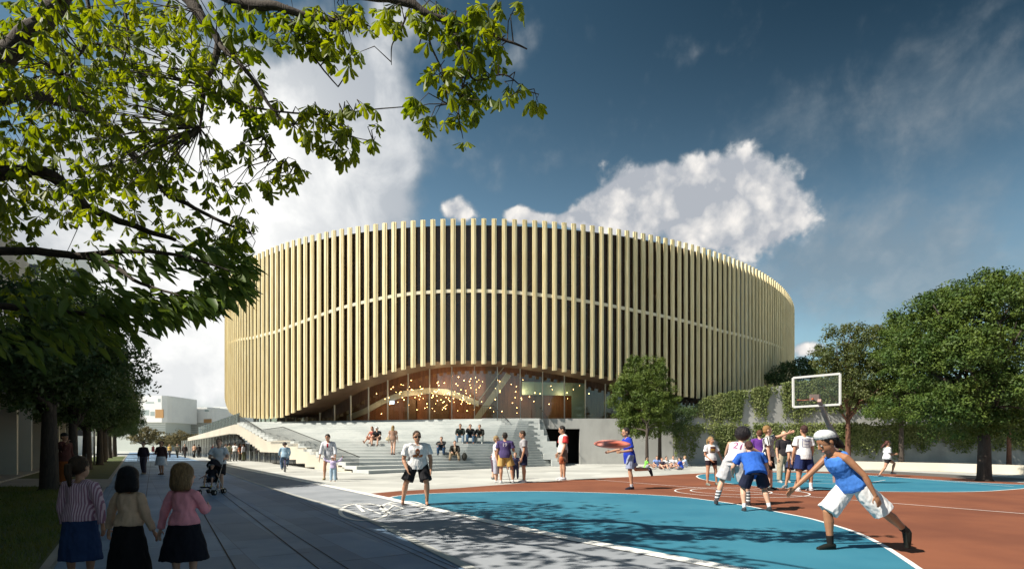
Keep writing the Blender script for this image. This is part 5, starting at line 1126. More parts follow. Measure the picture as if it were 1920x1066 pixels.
# --- the two players near the camera
mn = person('barefoot man in white tee, black shorts and dark sunglasses, standing astride on the white line', 783, 945.5, 1.88, (.22, -1), sk=TAN, hair=('short', BR), top=('tee', WHT, -.12), bot=('shorts', BLK, 1.3), shoes=None, det=1, glasses=True, world=True, wide=1.24, look=(.35, -1, .12), wr=.010,
       po=dict(sp=(.0, -.16, 1), tL=(.30, -.35, -1), cL=(-.02, .18, -1), tR=(-.34, -.30, -1), cR=(-.22, .25, -1), uL=(.24, .12, -1), fL=(.05, -.28, -1), uR=(-.28, .14, -1), fR=(.38, -.42, -.8)))
decal(mn, None, (.30, .09, .035), .26, shape='badge', t=.60)
wm = person('woman in white headscarf, blue tank top and white shorts lunging forward on the court', 1601, 1033, 1.86, (-1, -.12), sk=(.36, .18, .10), hair=('flow', DK), hat=('scarf', (.66, .68, .70)), top=('tank', (.06, .20, .62), -.04), bot=('knee', (.78, .78, .80), 1.25), shoes=(.012, .014, .012), socks=((.015, .015, .015), .28), det=1, glasses=False, world=True, fem=True, hs=1.2, wide=1.1, wr=.010, head=(-.55, 0, .85), look=(-1, -.1, -.15),
       po=dict(sp=(-.56, -.05, .83), tR=(-.62, .05, -.78), cR=(.10, 0, -1), tL=(.68, -.1, -.74), cL=(.78, .05, -.64), ftL=(.15, 0, -1), uL=(.62, -.28, -.75), fL=(.42, -.1, -.9), uR=(-.62, .25, -.74), fR=(-.72, .1, -.70)))
bb2 = person('boy in blue team shirt running to the left, catching the disc', 1180, 916.5, 2.08, (-1, -.15), sk=TAN, hair=('short', DK), top=('longtee', (.018, .045, .42), -.42), bot=('shorts', (.30, .34, .48), 1.1), shoes=(.02, .02, .035), socks=((.55, .58, .65), .18), det=1, world=True, wide=1.08, head=(-.2, 0, 1), wr=.008,
       po=dict(sp=(-.14, 0, 1), tL=(-.05, -.05, -1), cL=(.12, 0, -1), tR=(.50, .05, -.85), cR=(.93, 0, .0), ftR=(.45, 0, -.9), uL=(.12, -.25, -1), fL=(-.98, -.1, -.12), uR=(-.5, .2, -.9), fR=(-.9, 0, -.2)))
decal(bb2, '1', (.65, .42, .03), .12, back='side', t=.78)
# --- pram, couple and street walkers
person('woman in sunglasses, dark waistcoat, white sleeves and grey trousers walking on the street', 269, 888, 1.68, (.05, -1), pose='walk', fem=True, sk=PALE, hair=('bun', BR), top=('three', (.045, .03, .045)), bot=('long', (.11, .09, .12), 1.1), shoes=(.3, .25, .2), glasses=True, wide=1.0, po=dict(tL=(.02, .2, -1), cL=(0, -.05, -1), tR=(.02, -.12, -1), cR=(0, -.3, -1), fR=(.04, .1, -1)))
person('curly haired woman in brown cardigan and long white skirt walking beside her friend', 302, 889, 1.70, (.0, -1), pose='walk', fem=True, sk=TAN, hair=('curly', DK), top=('jacket', (.07, .035, .035)), bot=('skirt', (.74, .74, .78), .48, .30), shoes=(.06, .03, .02), glasses=True, po=dict(tL=(.02, .15, -1), cL=(0, -.05, -1), tR=(.02, -.12, -1), cR=(0, -.25, -1), uR=(.25, .2, -1), fR=(-.7, .8, .15)))
person('person in white tee and black shorts pushing the pushchair', 382, 916, 1.72, (.22, -1), pose='walk', fem=True, sk=PALE, hair=('short', BR), top=('tee', (.74, .76, .80)), bot=('shorts', BLK), shoes=GRY, wide=1.1, pos=tuple((G(397, 926) + Vector((-.20, .82, 0))).xy), po=dict(uL=(.4, .2, -1), uR=(.4, .2, -1), hL=tuple(G(397, 926) + Vector((.16, .52, 1.06))), hR=tuple(G(397, 926) + Vector((-.24, .52, 1.06)))))
person('person in an orange brown coat lifting a hand to the face, under the street trees', 121, 912, 1.92, (1, -.1), sk=TAN, hair=('short', DK), hat=('beanie', (.03, .03, .03)), top=('jacket', (.10, .035, .03), -.25), bot=('skirt', (.30, .085, .02), .2, .24), shoes=BLK, wide=1.05, po=dict(uR=(.2, .55, -.8), fR=(-.2, .35, .9), uL=(.12, 0, -1), fL=(.0, .5, -.8)))
st_people = [
 ('far walker in a red dress at the left of the distant group', 287, 851, 1.6, (0, -1), 'dress', (.55, .08, .09), 'skirt', (.5, .07, .08), 1, BR),
 ('far walker in a yellow top behind the two women', 318, 856.5, 1.68, (0, -1), 'tee', (.62, .42, .14), 'long', (.05, .04, .04), 1, BLD),
 ('far walker in olive shirt and trousers, third from the left in the sunlit group', 332.5, 858, 1.74, (0, -1), 'tee', (.26, .22, .15), 'long', (.12, .10, .07), 0, BR),
 ('far walker all in dark clothes beside the man in olive', 346.5, 858, 1.70, (0, -1), 'jacket', (.05, .035, .03), 'long', (.045, .035, .03), 0, DK),
 ('far walker in a peach shirt and dark trousers, turned away', 364.5, 857, 1.70, (.3, 1), 'tee', (.62, .38, .26), 'long', (.05, .045, .04), 0, BR),
 ('far walker in red jacket and green trousers near the undercroft', 401, 858, 1.66, (-.4, -1), 'jacket', (.60, .10, .09), 'long', (.12, .12, .09), 0, BR),
 ('man in white shirt, leftmost of the group chatting at the undercroft', 423, 863, 1.66, (1, .1), 'tee', (.62, .62, .66), 'long', (.07, .07, .09), 0, DK),
 ('man in olive green jacket seen from behind at the undercroft', 429.5, 864, 1.72, (.3, 1), 'jacket', (.13, .13, .08), 'long', (.22, .21, .18), 0, DK),
 ('man in white tee and grey trousers seen from behind at the undercroft', 440.5, 863.5, 1.76, (.1, 1), 'tee', (.76, .76, .74), 'long', (.16, .17, .17), 0, BR),
 ('person in orange top at the undercroft, partly hidden by a neighbour', 450, 862.5, 1.68, (1, 0), 'tee', (.60, .16, .06), 'long', (.12, .10, .07), 1, BR),
 ('person in white shirt with long brown hair at the right of the undercroft group', 457, 863.5, 1.66, (-1, .2), 'long', (.74, .72, .76), 'long', (.15, .16, .09), 1, AUB),
 ('far person in black half hidden behind the pram pusher', 373, 857, 1.62, (0, 1), 'jacket', (.03, .03, .03), 'long', (.03, .03, .03), 0, DK),
 ('far walker in white at the edge of the sunlit strip', 411, 856, 1.60, (0, -1), 'tee', (.7, .7, .7), 'long', (.3, .28, .25), 1, BLD),
 ('far walker in a pale blue shirt near the street end', 305, 850, 1.66, (0, 1), 'tee', (.35, .42, .5), 'long', (.1, .1, .12), 0, BR),
]
for (lab, px, py, H, f, t1, c1, t2, c2, fm, hc_) in st_people:
    person(lab, px, py, H, f, 'walk' if 'walker' in lab else 'stand', fem=bool(fm), hair=('long' if fm else 'short', hc_), top=(t1, c1), bot=(t2, c2) if t2 != 'skirt' else ('skirt', c2, .45, .26), group='people at the far end of the street', face=f[1] < 0)
# --- mother and toddler, cyclist
mo = person('woman in white tunic with a red necklace bending over a toddler', 618, 899, 2.02, (.02, -1), fem=True, sk=TAN, hair=('short', DK), top=('three', (.72, .74, .80), -.30), bot=('hot', (.7, .7, .75)), shoes=(.4, .33, .2), wide=1.1, look=(0, -1, -.5), head=(0, -.5, 1),
       po=dict(sp=(0, .34, 1), tL=(.22, -.12, -1), cL=(.06, -.1, -1), tR=(.22, -.12, -1), cR=(.06, -.1, -1), uL=(.25, .12, -1), fL=(.1, .35, -1), uR=(.25, .12, -1), fR=(.1, .35, -1)))
decal(mo, None, (.45, .03, .05), .07, shape='tall', t=.82, name='necklace')
person('toddler in white sun hat and pale blue overalls held up by the woman', 624.5, 902, 1.02, (.0, -1), sk=PALE, hair=('short', BLD), hat=('sun', (.78, .62, .62)), hs=1.4, top=('long', (.55, .48, .72)), bot=('long', (.42, .56, .70), 1.4), shoes=None, wide=1.15, po=dict(uL=(.9, -.1, .25), fL=(.5, .1, .8), uR=(.9, -.1, .25), fR=(.5, .1, .8)))
# --- on the stairs
def on_stairs(px, py, Y): return Vector(((px - CX) / F * Y, Y)), EYE + (HY - py) / F * Y
def stair_z(x, Y):
    """height of the stairs under a point, read from the tread lines"""
    best = 0
    for i in range(NS):
        pl = smooth_line([Vector((*q, 0)) for q in (Lz(rh * i), Mz(rh * i), Rz(rh * i))], 6)
        for a, b in zip(pl, pl[1:]):
            if a.x <= x <= b.x and Y >= a.y + (b.y - a.y) * (x - a.x) / max(b.x - a.x, 1e-6): best = rh * (i + 1)
    return best
def stair_person(label, px, Y, H, f, dz=0, **kw):
    x = (px - CX) / F * Y; f2 = Vector(f).normalized(); zf = stair_z(x + f2.x * .42, Y + f2.y * .42) if kw.get('pose') == 'sit' else stair_z(x, Y)
    return person(label, px, 0, H, f, zg=zf + dz, pos=(x, Y), **kw)
stair_person('blond woman in short beige dress with a handbag walking up the stairs', 737, 35.8, 1.85, (.1, 1), pose='walk', fem=True, hair=('long', BLD), top=('dress', (.36, .22, .16), -.1), bot=('skirt', (.46, .34, .28), .78, .19), shoes=(.1, .05, .04), face=False, po=dict(tL=(.02, .3, -1), tR=(.02, -.15, -1), cR=(0, -.2, -1)))
stair_person('woman with long hair and bare legs sitting on the stairs, left of the pair', 700, 38.6, 1.8, (-.35, -1), pose='sit', fem=True, hair=('long', AUB), top=('tank', (.40, .12, .09)), bot=('shorts', (.5, .2, .15)), shoes=(.35, .2, .14), po=dict(tL=(.1, 1, .3), cL=(.0, .5, -.9), tR=(.2, 1, .1), cR=(0, .8, -.7), uR=(.4, .2, -.8)))
stair_person('man in black tee and white cap sitting close to the long haired woman', 709, 38.4, 1.85, (-.25, -1), pose='sit', hair=('short', BR), hat=('cap', (.7, .7, .7)), top=('tee', BLK), bot=('shorts', (.10, .06, .05)), shoes=(.25, .2, .18))
stair_person('man in black jumper and jeans, leftmost of three seated in a row', 863.5, 39.4, 1.9, (.0, -1), pose='sit', sk=TAN, hair=('short', BR), top=('sweater', (.02, .028, .025)), bot=('long', (.20, .27, .34)), shoes=(.5, .5, .48))
stair_person('man in black jumper resting chin on hand, middle of three seated in a row', 881.5, 39.5, 1.9, (.1, -1), pose='sit', hair=('short', BR), top=('sweater', (.018, .022, .024)), bot=('long', (.05, .10, .17)), shoes=(.25, .12, .08), po=dict(sp=(0, .42, 1), uR=(.1, .8, -.4), fR=(-.35, .3, .9)))
stair_person('man in black jumper leaning over his hands, rightmost of three seated in a row', 900.5, 39.7, 1.9, (-.1, -1), pose='sit', hair=('short', (.2, .11, .05)), top=('jacket', (.02, .022, .02)), bot=('long', (.24, .28, .28)), shoes=(.65, .65, .62), po=dict(sp=(0, .5, 1)))
stair_person('man with folded arms and jeans, seated lower on the stairs at the left', 829, 36.4, 1.8, (-.1, -1), pose='sit', hair=('short', DK), top=('sweater', (.03, .035, .04)), bot=('long', (.03, .07, .14)), shoes=(.03, .04, .06), po=dict(tL=(.2, 1, .45), tR=(.2, 1, .45), cL=(0, -.1, -1), cR=(0, -.1, -1), sp=(0, .35, 1), uL=(.1, .9, -.3), fL=(-1, .3, .05), uR=(.1, .9, -.3), fR=(-1, .3, .05)))
sp_ = stair_person('man in open dark jacket and khaki trousers seated beside a backpack', 853, 36.2, 1.85, (.05, -1), pose='sit', hair=('short', BR), top=('jacket', (.025, .025, .022)), bot=('long', (.26, .20, .13)), shoes=(.12, .07, .04), po=dict(tL=(.3, 1, .2), tR=(.3, 1, .2), cL=(.1, .4, -.9), cR=(.1, .4, -.9)))
decal(sp_, None, (.60, .48, .36), .12, shape='tall', t=.62, name='shirt_front')
# --- boys by the stairs
person('boy in pale tee bending over, leftmost of the boys near the court', 925, 898, 1.75, (1, .3), sk=PALE, hair=('short', BR), top=('tee', (.46, .38, .40)), bot=('capri', (.10, .06, .085)), shoes=(.2, .2, .2), face=False, world=True, head=(.8, 0, -.3), look=(.3, 0, -1), po=dict(sp=(.85, .05, .35), tL=(.1, -.1, -1), cL=(-.15, 0, -1), tR=(.0, .1, -1), cR=(-.05, 0, -1), uL=(.4, -.1, -1), fL=(.4, 0, -1), uR=(.3, .1, -1), fR=(.4, 0, -1)))
person('fair haired boy in white tee and grey cropped trousers, turned to the right', 931, 904, 1.85, (1, -.1), sk=PALE, hair=('short', BLD), top=('tee', (.78, .76, .78), -.2), bot=('capri', (.42, .42, .50), 1.3), shoes=(.6, .6, .6), wide=1.15, hs=1.12)
kb_ = person('boy in purple tee and mustard shorts seen from behind, holding a golf club', 947, 905, 1.98, (.1, 1), sk=TAN, hair=('short', DK), top=('tee', (.075, .055, .16), -.15), bot=('shorts', (.55, .36, .12), 1.4), shoes=(.6, .6, .62), face=False, wide=1.18, po=dict(tL=(.06, 0, -1), tR=(.28, .1, -1), cR=(.1, -.05, -1), uR=(.25, .1, -1), fR=(-.1, .9, .4)))
decal(kb_, '19', (.55, .52, .60), .13, back=True, t=.72)
person('small child in dark overalls squatting between the older boys', 967, 897, 1.15, (-.2, -1), sk=PALE, hair=('short', (.26, .14, .07)), hs=1.35, top=('tee', (.03, .03, .075)), bot=('long', (.025, .025, .06)), shoes=BLK, po=dict(sp=(0, .3, 1)))
person('tall boy in grey tee and navy shorts looking down to the left', 982, 904, 2.06, (-1, -.1), sk=TAN, hair=('short', BR), top=('tee', (.36, .35, .37), -.15), bot=('shorts', NAVY), shoes=(.62, .6, .62), head=(-.3, 0, 1), look=(-1, 0, -.5), wide=1.05, po=dict(uR=(.1, -.1, -1), fR=(.1, -.1, -1), uL=(.15, .05, -1), fL=(.0, .3, -1)))
rm = person('man in white and red tee and checked shorts holding an orange glove', 1055, 899, 2.32, (-1, -.25), sk=TAN, hair=('short', DK), sleeve=(.62, .05, .05), top=('tee', (.62, .60, .58), -.15), bot=('shorts', (.20, .15, .12), 1.3), shoes=(.62, .62, .66), head=(-.35, 0, 1), look=(-1, -.1, -.5), wide=1.08, po=dict(sp=(0, -.06, 1), uR=(.12, .1, -1), fR=(-.1, .4, -1), uL=(.15, .12, -1), fL=(-.1, .35, -1)))
# --- children sitting on the ground by the wall
for lab, px, py, H, f, c1, c2, hc_, ps in (('child in bright green shirt, leftmost in the seated circle', 1211, 879, 1.5, (1, -.3), (.22, .55, .10), (.3, .3, .35), DK, 'sitg'), ('child in blue and white shirt sitting behind the green one', 1231, 876, 1.5, (0, -1), (.20, .30, .62), (.4, .4, .45), BR, 'cross'), ('child in dark top leaning forward in the seated circle', 1240, 880, 1.4, (.4, -1), (.09, .07, .10), (.25, .12, .1), AUB, 'sitg'), ('dark haired child in white tee in the middle of the seated circle', 1248, 878, 1.5, (.2, -1), (.74, .74, .76), (.3, .2, .2), DK, 'cross'), ('child in white tee with legs crossed, third from the right', 1262, 877, 1.52, (-.1, -1), (.66, .66, .70), (.35, .2, .15), BR, 'sitg'), ('child in royal blue vest seen from behind in the seated circle', 1278, 880, 1.45, (-.8, .5), (.03, .09, .55), (.2, .2, .25), DK, 'cross'), ('child in pale blue shirt, rightmost in the seated circle', 1286, 876, 1.5, (-1, .1), (.45, .55, .75), (.5, .5, .55), BLD, 'sitg')):
    person(lab, px, py, H, f, ps, hair=('short', hc_), top=('tee', c1), bot=('shorts', c2), shoes=(.3, .3, .3), group='children sitting on the plaza', face=f[1] < 0)
# --- basketball players
g1 = person('girl with fair ponytail, printed white tee and dark shorts watching the game', 1333, 909, 1.80, (.25, -1), fem=True, sk=TAN, hair=('pony', BLD), top=('tee', WHT, -.12), bot=('hot', (.03, .02, .03)), shoes=(.18, .2, .18), look=(.6, -1, 0), po=dict(tL=(.2, .05, -1), cL=(.1, -.05, -1), uL=(.5, .1, -1), fL=(.4, .2, -1), fR=(-.5, .6, -.7)))
decal(g1, 'GAME', (.06, .03, .12), .20, t=.66, shape='printbox')
af = person('player with a big dark afro, white vest and striped knee socks, crouching', 1376, 947, 2.0, (.45, 1), sk=PALE, hair=('afro', (.012, .008, .012)), top=('tank', (.74, .68, .74), -.05), bot=('shorts', (.52, .50, .52), 1.9), shoes=(.05, .045, .05), socks=((.75, .75, .75), .82), sockstripe=((.02, .02, .03, 1), (0, 0, 1), .072, .5), face=False, world=True, wide=1.12, wr=.008,
       po=dict(sp=(.42, .35, .80), tL=(-.30, .2, -1), cL=(-.38, -.2, -1), tR=(.42, .2, -.9), cR=(.10, -.1, -1), uR=(.75, .2, -.35), fR=(.6, .3, -.8), uL=(.0, .7, -.8), fL=(.3, .7, -.5)))
decal(af, '21', (.32, .10, .22), .17, back=True, t=.70)
person('stocky player in blue tee and black shorts crouching, seen from behind', 1416, 958, 1.74, (.15, 1), sk=PALE, hair=('short', (.09, .03, .025)), top=('tee', (.03, .12, .50), -.2), bot=('shorts', (.016, .02, .045), 1.2), shoes=(.05, .055, .06), socks=((.7, .7, .74), .25), face=False, world=True, wide=1.28, wr=.008,
       po=dict(sp=(.02, .62, .78), tL=(-.25, .35, -1), cL=(-.05, -.35, -1), tR=(.35, .35, -1), cR=(.15, -.35, -1), uL=(-.5, .3, -1), fL=(.3, .8, -.6), uR=(.45, .1, -1), fR=(.1, .25, -1)))
person('referee in black and white striped shirt pointing to the right', 1441, 919, 2.12, (.9, -.4), sk=PALE, hair=('short', (.40, .22, .08)), top=('tee', (.75, .75, .75), -.08), topstripe=((.015, .015, .02, 1), (.93, .37, 0), .05, .5), bot=('shorts', (.012, .012, .015), 1.3), shoes=(.02, .02, .02), world=True, look=(1, -.1, .05), wide=1.1,
       po=dict(sp=(-.05, 0, 1), tL=(.12, 0, -1), cL=(.05, 0, -1), tR=(-.1, .05, -1), cR=(0, .05, -1), uL=(.93, -.1, .22), fL=(.93, -.1, .34), uR=(.0, -.1, -1), fR=(.15, 0, -1)))
person('person in purple tee half hidden behind the referee', 1424, 902, 2.1, (.2, 1), sk=PALE, hair=('short', AUB), top=('tee', (.13, .04, .26)), bot=('shorts', (.05, .05, .06)), shoes=GRY, face=False)
person('man in black tee and khaki trousers standing behind the players', 1470, 904, 2.05, (.1, -1), sk=PALE, hair=('bald', (.3, .25, .2)), top=('tee', (.03, .025, .03), -.1), bot=('long', (.42, .34, .24), 1.2), shoes=(.4, .38, .36), wide=1.08, po=dict(tR=(.18, .1, -1)))
person('bending player in white tee and navy shorts, hands on knees', 1492, 915, 2.0, (-.7, -.5), sk=TAN, hair=('short', BR), top=('tee', (.76, .76, .78)), bot=('shorts', (.03, .035, .08), 1.2), shoes=(.3, .3, .3), face=False, world=True, head=(.3, -.3, -.5) if False else (-.6, -.6, .2), look=(-.2, -.2, -1),
       po=dict(sp=(.55, -.45, .70) if False else (-.30, -.70, .65), tL=(-.1, -.35, -1), cL=(-.25, .25, -1), tR=(-.35, -.2, -1), cR=(-.1, .25, -1), uL=(.0, -.3, -1), fL=(.15, -.1, -1), uR=(-.15, -.3, -1), fR=(-.05, -.1, -1)))
tb = person('tall player in printed white tee and navy shorts, seen from behind', 1507, 920, 2.12, (-.1, 1), sk=TAN, hair=('short', (.07, .025, .02)), top=('tee', WHT, -.2), bot=('shorts', (.02, .035, .13), 1.3), shoes=(.55, .55, .58), socks=((.75, .75, .78), .35), face=False, wide=1.06, po=dict(tL=(.12, 0, -1), tR=(.22, 0, -1), uL=(.15, .1, -1), fL=(.0, .35, -1), fR=(.0, .4, -1)))
decal(tb, 'TEAM', (.10, .12, .30), .20, back=True, t=.66, shape='frame')
person('girl jogging to the right in white tee and black shorts by the low wall', 1663, 893, 1.80, (1, -.1), fem=True, sk=TAN, hair=('flow', (.10, .025, .02)), top=('tee', (.76, .76, .78), -.1), bot=('hot', (.02, .02, .02)), shoes=(.12, .14, .16), world=True, po=dict(sp=(.05, 0, 1), tL=(.75, -.1, -.45), cL=(-.25, 0, -1), tR=(-.32, .05, -1), cR=(-.6, .05, -.85), uL=(-.15, -.1, -1), fL=(.95, -.1, .1), uR=(.1, .2, -1), fR=(.9, 0, .1)))
# ------------------------------------------------------------ pushchair with a small child
pu = G(397, 926); px_, py__ = pu.x, pu.y; stroller = empty('pushchair', (px_, py__, 0), 'black three-quarter view pushchair with silver frame, pushed along the street', 'pushchair')
def PL(x, y, z): return Vector((px_ + x + .12 * -y, py__ + y, z))
frm = MB()
for s in (-1, 1):
    frm.tube([PL(.22 * s, -.38, .12), PL(.20 * s, -.05, .40), PL(.20 * s, .42, 1.0)], .012, 6); frm.tube([PL(.22 * s, .34, .12), PL(.20 * s, .0, .48)], .012, 6); frm.tube([PL(.22 * s, -.36, .14), PL(.22 * s, .34, .16)], .010, 6)
frm.tube([PL(-.22, -.34, .17), PL(.22, -.34, .17)], .010, 6); frm.build('frame', M['steel'], stroller, smooth=True)
for s in (-1, 1):
    MB().tube([PL(.20 * s, .40, .97), PL(.20 * s, .50, 1.05), PL(.20 * s, .58, 1.04)], .02, 8).build('handle', mat('foam_grip', BLK, .8), stroller, smooth=True)
    for yy in (-.38, .36):
        for o in (-.03, .03):
            w = MB(); w.torus(PL(.22 * s + o, yy, .085), (1, .0, 0), .062, .022, 18, 6); wo_ = w.build('wheel', mat('pram_tyre', (.02, .02, .02), .8), stroller, smooth=True)
            h = MB(); h.tube([PL(.22 * s + o - .012, yy, .085), PL(.22 * s + o + .012, yy, .085)], .034, 10); h.build('hub', M['steel'], wo_)
sm_ = MB(); sm_.extrude([PL(-.19, -.16, .40), PL(.19, -.16, .40), PL(.19, .10, .38), PL(-.19, .10, .38)], (0, 0, -.03)); sm_.extrude([PL(-.19, .08, .38), PL(.19, .08, .38), PL(.18, .26, .86), PL(-.18, .26, .86)], (0, .03, 0)); sm_.build('seat', cloth((.015, .015, .022)), stroller)
hd_m = MB(); n = 9
for i in range(n):
    t = math.pi * i / (n - 1)
    for j in range(6):
        a = .15 + 1.2 * j / 5; x_ = -.21 * math.cos(t); up_ = math.sin(t); y_ = .26 - .42 * math.sin(a) * up_; z_ = .76 + .30 * up_ * math.cos(a * .75)
        hd_m.v.append(tuple(PL(x_, y_ + (0 if up_ > .05 else .0), z_)))
hd_m.f = [(i * 6 + j, i * 6 + j + 1, (i + 1) * 6 + j + 1, (i + 1) * 6 + j) for i in range(n - 1) for j in range(5)]; hd_m.mi = [0] * len(hd_m.f)
ho = hd_m.build('hood', cloth((.015, .015, .022)), stroller, smooth=True); so = ho.modifiers.new('t', 'SOLIDIFY'); so.thickness = .012
MB().obox(PL(0, -.44, .24), (.15, 0, 0), (0, .06, -.02), (0, 0, .008)).build('footrest', cloth((.03, .03, .035)), stroller)
person('small child in white cap and dark top sitting in the pushchair', 0, 0, .92, (.12, -1), 'sit', zg=.24, pos=(px_ - .01, py__ + .0), sk=PALE, hair=('short', BR), hat=('cap', (.72, .74, .70)), hs=1.5, top=('tee', (.02, .02, .03)), bot=('shorts', (.06, .07, .10)), shoes=(.55, .48, .10), wide=1.1, po=dict(sp=(0, -.2, 1), uL=(.4, .3, -1), fL=(.5, .6, -.4), uR=(.4, .3, -1), fR=(.5, .6, -.4)))
# ------------------------------------------------------------ child on a bicycle
bp = G(534, 884); bd = nz((-.42, .9, 0)); bsd = bd.cross(Vector((0, 0, 1))); bic = empty('bicycle', tuple(bp), "child's bicycle with dark tyres ridden away across the plaza", 'bicycle')
def BL(a, z, s=0): return bp + bd * a + bsd * s + Vector((0, 0, z))
for a in (-.42, .42):
    w = MB(); w.torus(BL(a, .29), bsd, .27, .022, 32, 6); wo_ = w.build('wheel', mat('tyre', (.015, .015, .015), .8), bic, smooth=True)
    sp2 = MB(); sp2.torus(BL(a, .29), bsd, .245, .008, 28, 5)
    for k in range(10): t = 6.283 * k / 10; sp2.bar(BL(a, .29), BL(a + .245 * math.cos(t), .29 + .245 * math.sin(t)), .004)
    sp2.build('rim', M['steel'], wo_)
fm_ = MB()
for p, q in (((-.42, .29), (-.05, .30)), ((-.42, .29), (-.14, .62)), ((-.05, .30), (-.16, .68)), ((-.05, .30), (.30, .62)), ((-.15, .58), (.29, .68)), ((.42, .29), (.28, .80))): fm_.tube([BL(*p), BL(*q)], .015, 8)
fm_.build('frame', mat('bike_paint', (.10, .08, .25), .35), bic, smooth=True)
MB().ell(BL(-.17, .72), bd * .12, bsd * .07, (0, 0, .03), 10, 6).build('saddle', cloth(BLK), bic, smooth=True)
MB().tube([BL(.24, .86, -.26), BL(.30, .84, 0), BL(.24, .86, .26)], .012, 6).build('handlebar', M['steel'], bic, smooth=True)
ck = MB(); ck.torus(BL(-.05, .30, .05), bsd, .07, .006, 20, 5).bar(BL(-.05, .30, .06), BL(.02, .17, .09), .015).bar(BL(-.05, .30, -.06), BL(-.12, .43, -.09), .015).obox(BL(.02, .17, .13), bd * .04, bsd * .045, (0, 0, .01)).obox(BL(-.12, .43, -.13), bd * .04, bsd * .045, (0, 0, .01)); ck.build('crank', M['metal'], bic)
rider = person('child in pale blue shirt and jeans riding away on a bicycle', 0, 0, 1.62, tuple(bd), zg=.12, pos=tuple((bp - bd * .16).xy), sk=PALE, hair=('curly', (.07, .05, .05)), hs=1.15, top=('long', (.36, .52, .66), -.2), bot=('long', (.10, .16, .26)), shoes=(.1, .1, .12), wide=1.15, face=False,
       po=dict(sp=(0, .22, 1), tL=(.2, .62, -.8), cL=(-.1, -.1, -1), tR=(.2, .92, -.25), cR=(-.1, -.25, -1), uL=(.6, .3, -.5), uR=(.6, .3, -.5), hL=tuple(BL(.24, .90, -.25)), hR=tuple(BL(.24, .90, .25))))
# ------------------------------------------------------------ small carried things
gl_ = rm['J']['wrL'] + Vector((-.03, -.04, -.24)); mb = MB(); mb.ell(gl_, (.10, 0, 0), (0, .05, 0), (0, 0, .13), 12, 8)
for i in range(4): mb.tube([gl_ + Vector((-.07 + .045 * i, 0, -.06)), gl_ + Vector((-.085 + .055 * i, 0, -.20))], [.028, .022], 8)
tag(mb.build('baseball_glove', cloth((.50, .14, .06), rough=.5), smooth=True), 'orange leather glove hanging from the hand of the man in red sleeves', 'glove')
a = Vector((0, 0, 0)); b = G(957, 905); mb = MB(); b.z = .02; a = Vector((G(948, 905).x, kb_['root'].location.y + .2, .72)); mb.tube([a, b], [.012, .008], 6); mb.obox(b + Vector((.04, 0, .01)), (.06, 0, 0), (0, .02, 0), (0, 0, .025))
tag(mb.build('golf_club', M['metal']), 'thin golf club leaning beside the boy in mustard shorts', 'golf club')
def bag(name, c, sz, colr, label, strap=True):
    e = empty(name, tuple(c), label, 'bag'); mb = MB(); mb.ell(c, (sz[0], 0, 0), (0, sz[1], 0), (0, 0, sz[2]), 14, 10); add_part('bag_body', mb, cloth(colr), e, .012, 2, .006)
    s_ = MB(); s_.tube([c + Vector((-sz[0] * .5, -sz[1] * .6, sz[2] * .6)), c + Vector((0, -sz[1] * .4, sz[2] * 1.5)), c + Vector((sz[0] * .5, -sz[1] * .6, sz[2] * .6))], .012, 6).build('strap', cloth(colr), e, smooth=True)
    pk = MB(); pk.ell(c + Vector((0, -sz[1] * .75, -sz[2] * .25)), (sz[0] * .6, 0, 0), (0, sz[1] * .4, 0), (0, 0, sz[2] * .45), 10, 8); pk.build('pocket', cloth(tuple(x * .8 for x in colr)), e, smooth=True)
x_, Y_ = (871 - CX) / F * 35.9, 35.9; zb_ = stair_z(x_, Y_ ); bag('backpack', Vector((x_, Y_, zb_ + .24)), (.17, .13, .25), (.035, .035, .03), 'dark backpack standing on the stairs beside the man in khaki trousers')
zz_ = [o for o in col.objects if o.get('label', '').startswith('blond woman in short beige')][0].location; bag('handbag', Vector((zz_.x - .28, zz_.y - .1, zz_.z + .98)), (.17, .07, .13), (.62, .52, .36), 'cream handbag carried by the blond woman on the stairs')

# ============================================================ BAKE THE REMESHED PARTS, LAY THE PRINTS
dg = bpy.context.evaluated_depsgraph_get()
for o, wr in bake:
    ev = o.evaluated_get(dg); me = bpy.data.meshes.new_from_object(ev, depsgraph=dg); old = o.data; o.modifiers.clear()
    if wr:
        n = len(me.vertices); co = np.empty(n * 3, np.float32); me.vertices.foreach_get('co', co); co = co.reshape(-1, 3); no = np.empty(n * 3, np.float32); me.vertices.foreach_get('normal', no); no = no.reshape(-1, 3)
        d = np.array([noise.noise(Vector((c[0] * 13, c[1] * 13, c[2] * 6.5 + c[0] * 5))) + .5 * noise.noise(Vector((c[0] * 30, c[1] * 30, c[2] * 16))) for c in co.tolist()], np.float32)
        co += no * d[:, None] * wr; me.vertices.foreach_set('co', co.ravel()); me.update()
    me.name = o.name; o.data = me
    if not me.materials and old.materials: me.materials.append(old.materials[0])
    me.polygons.foreach_set('use_smooth', [True] * len(me.polygons))
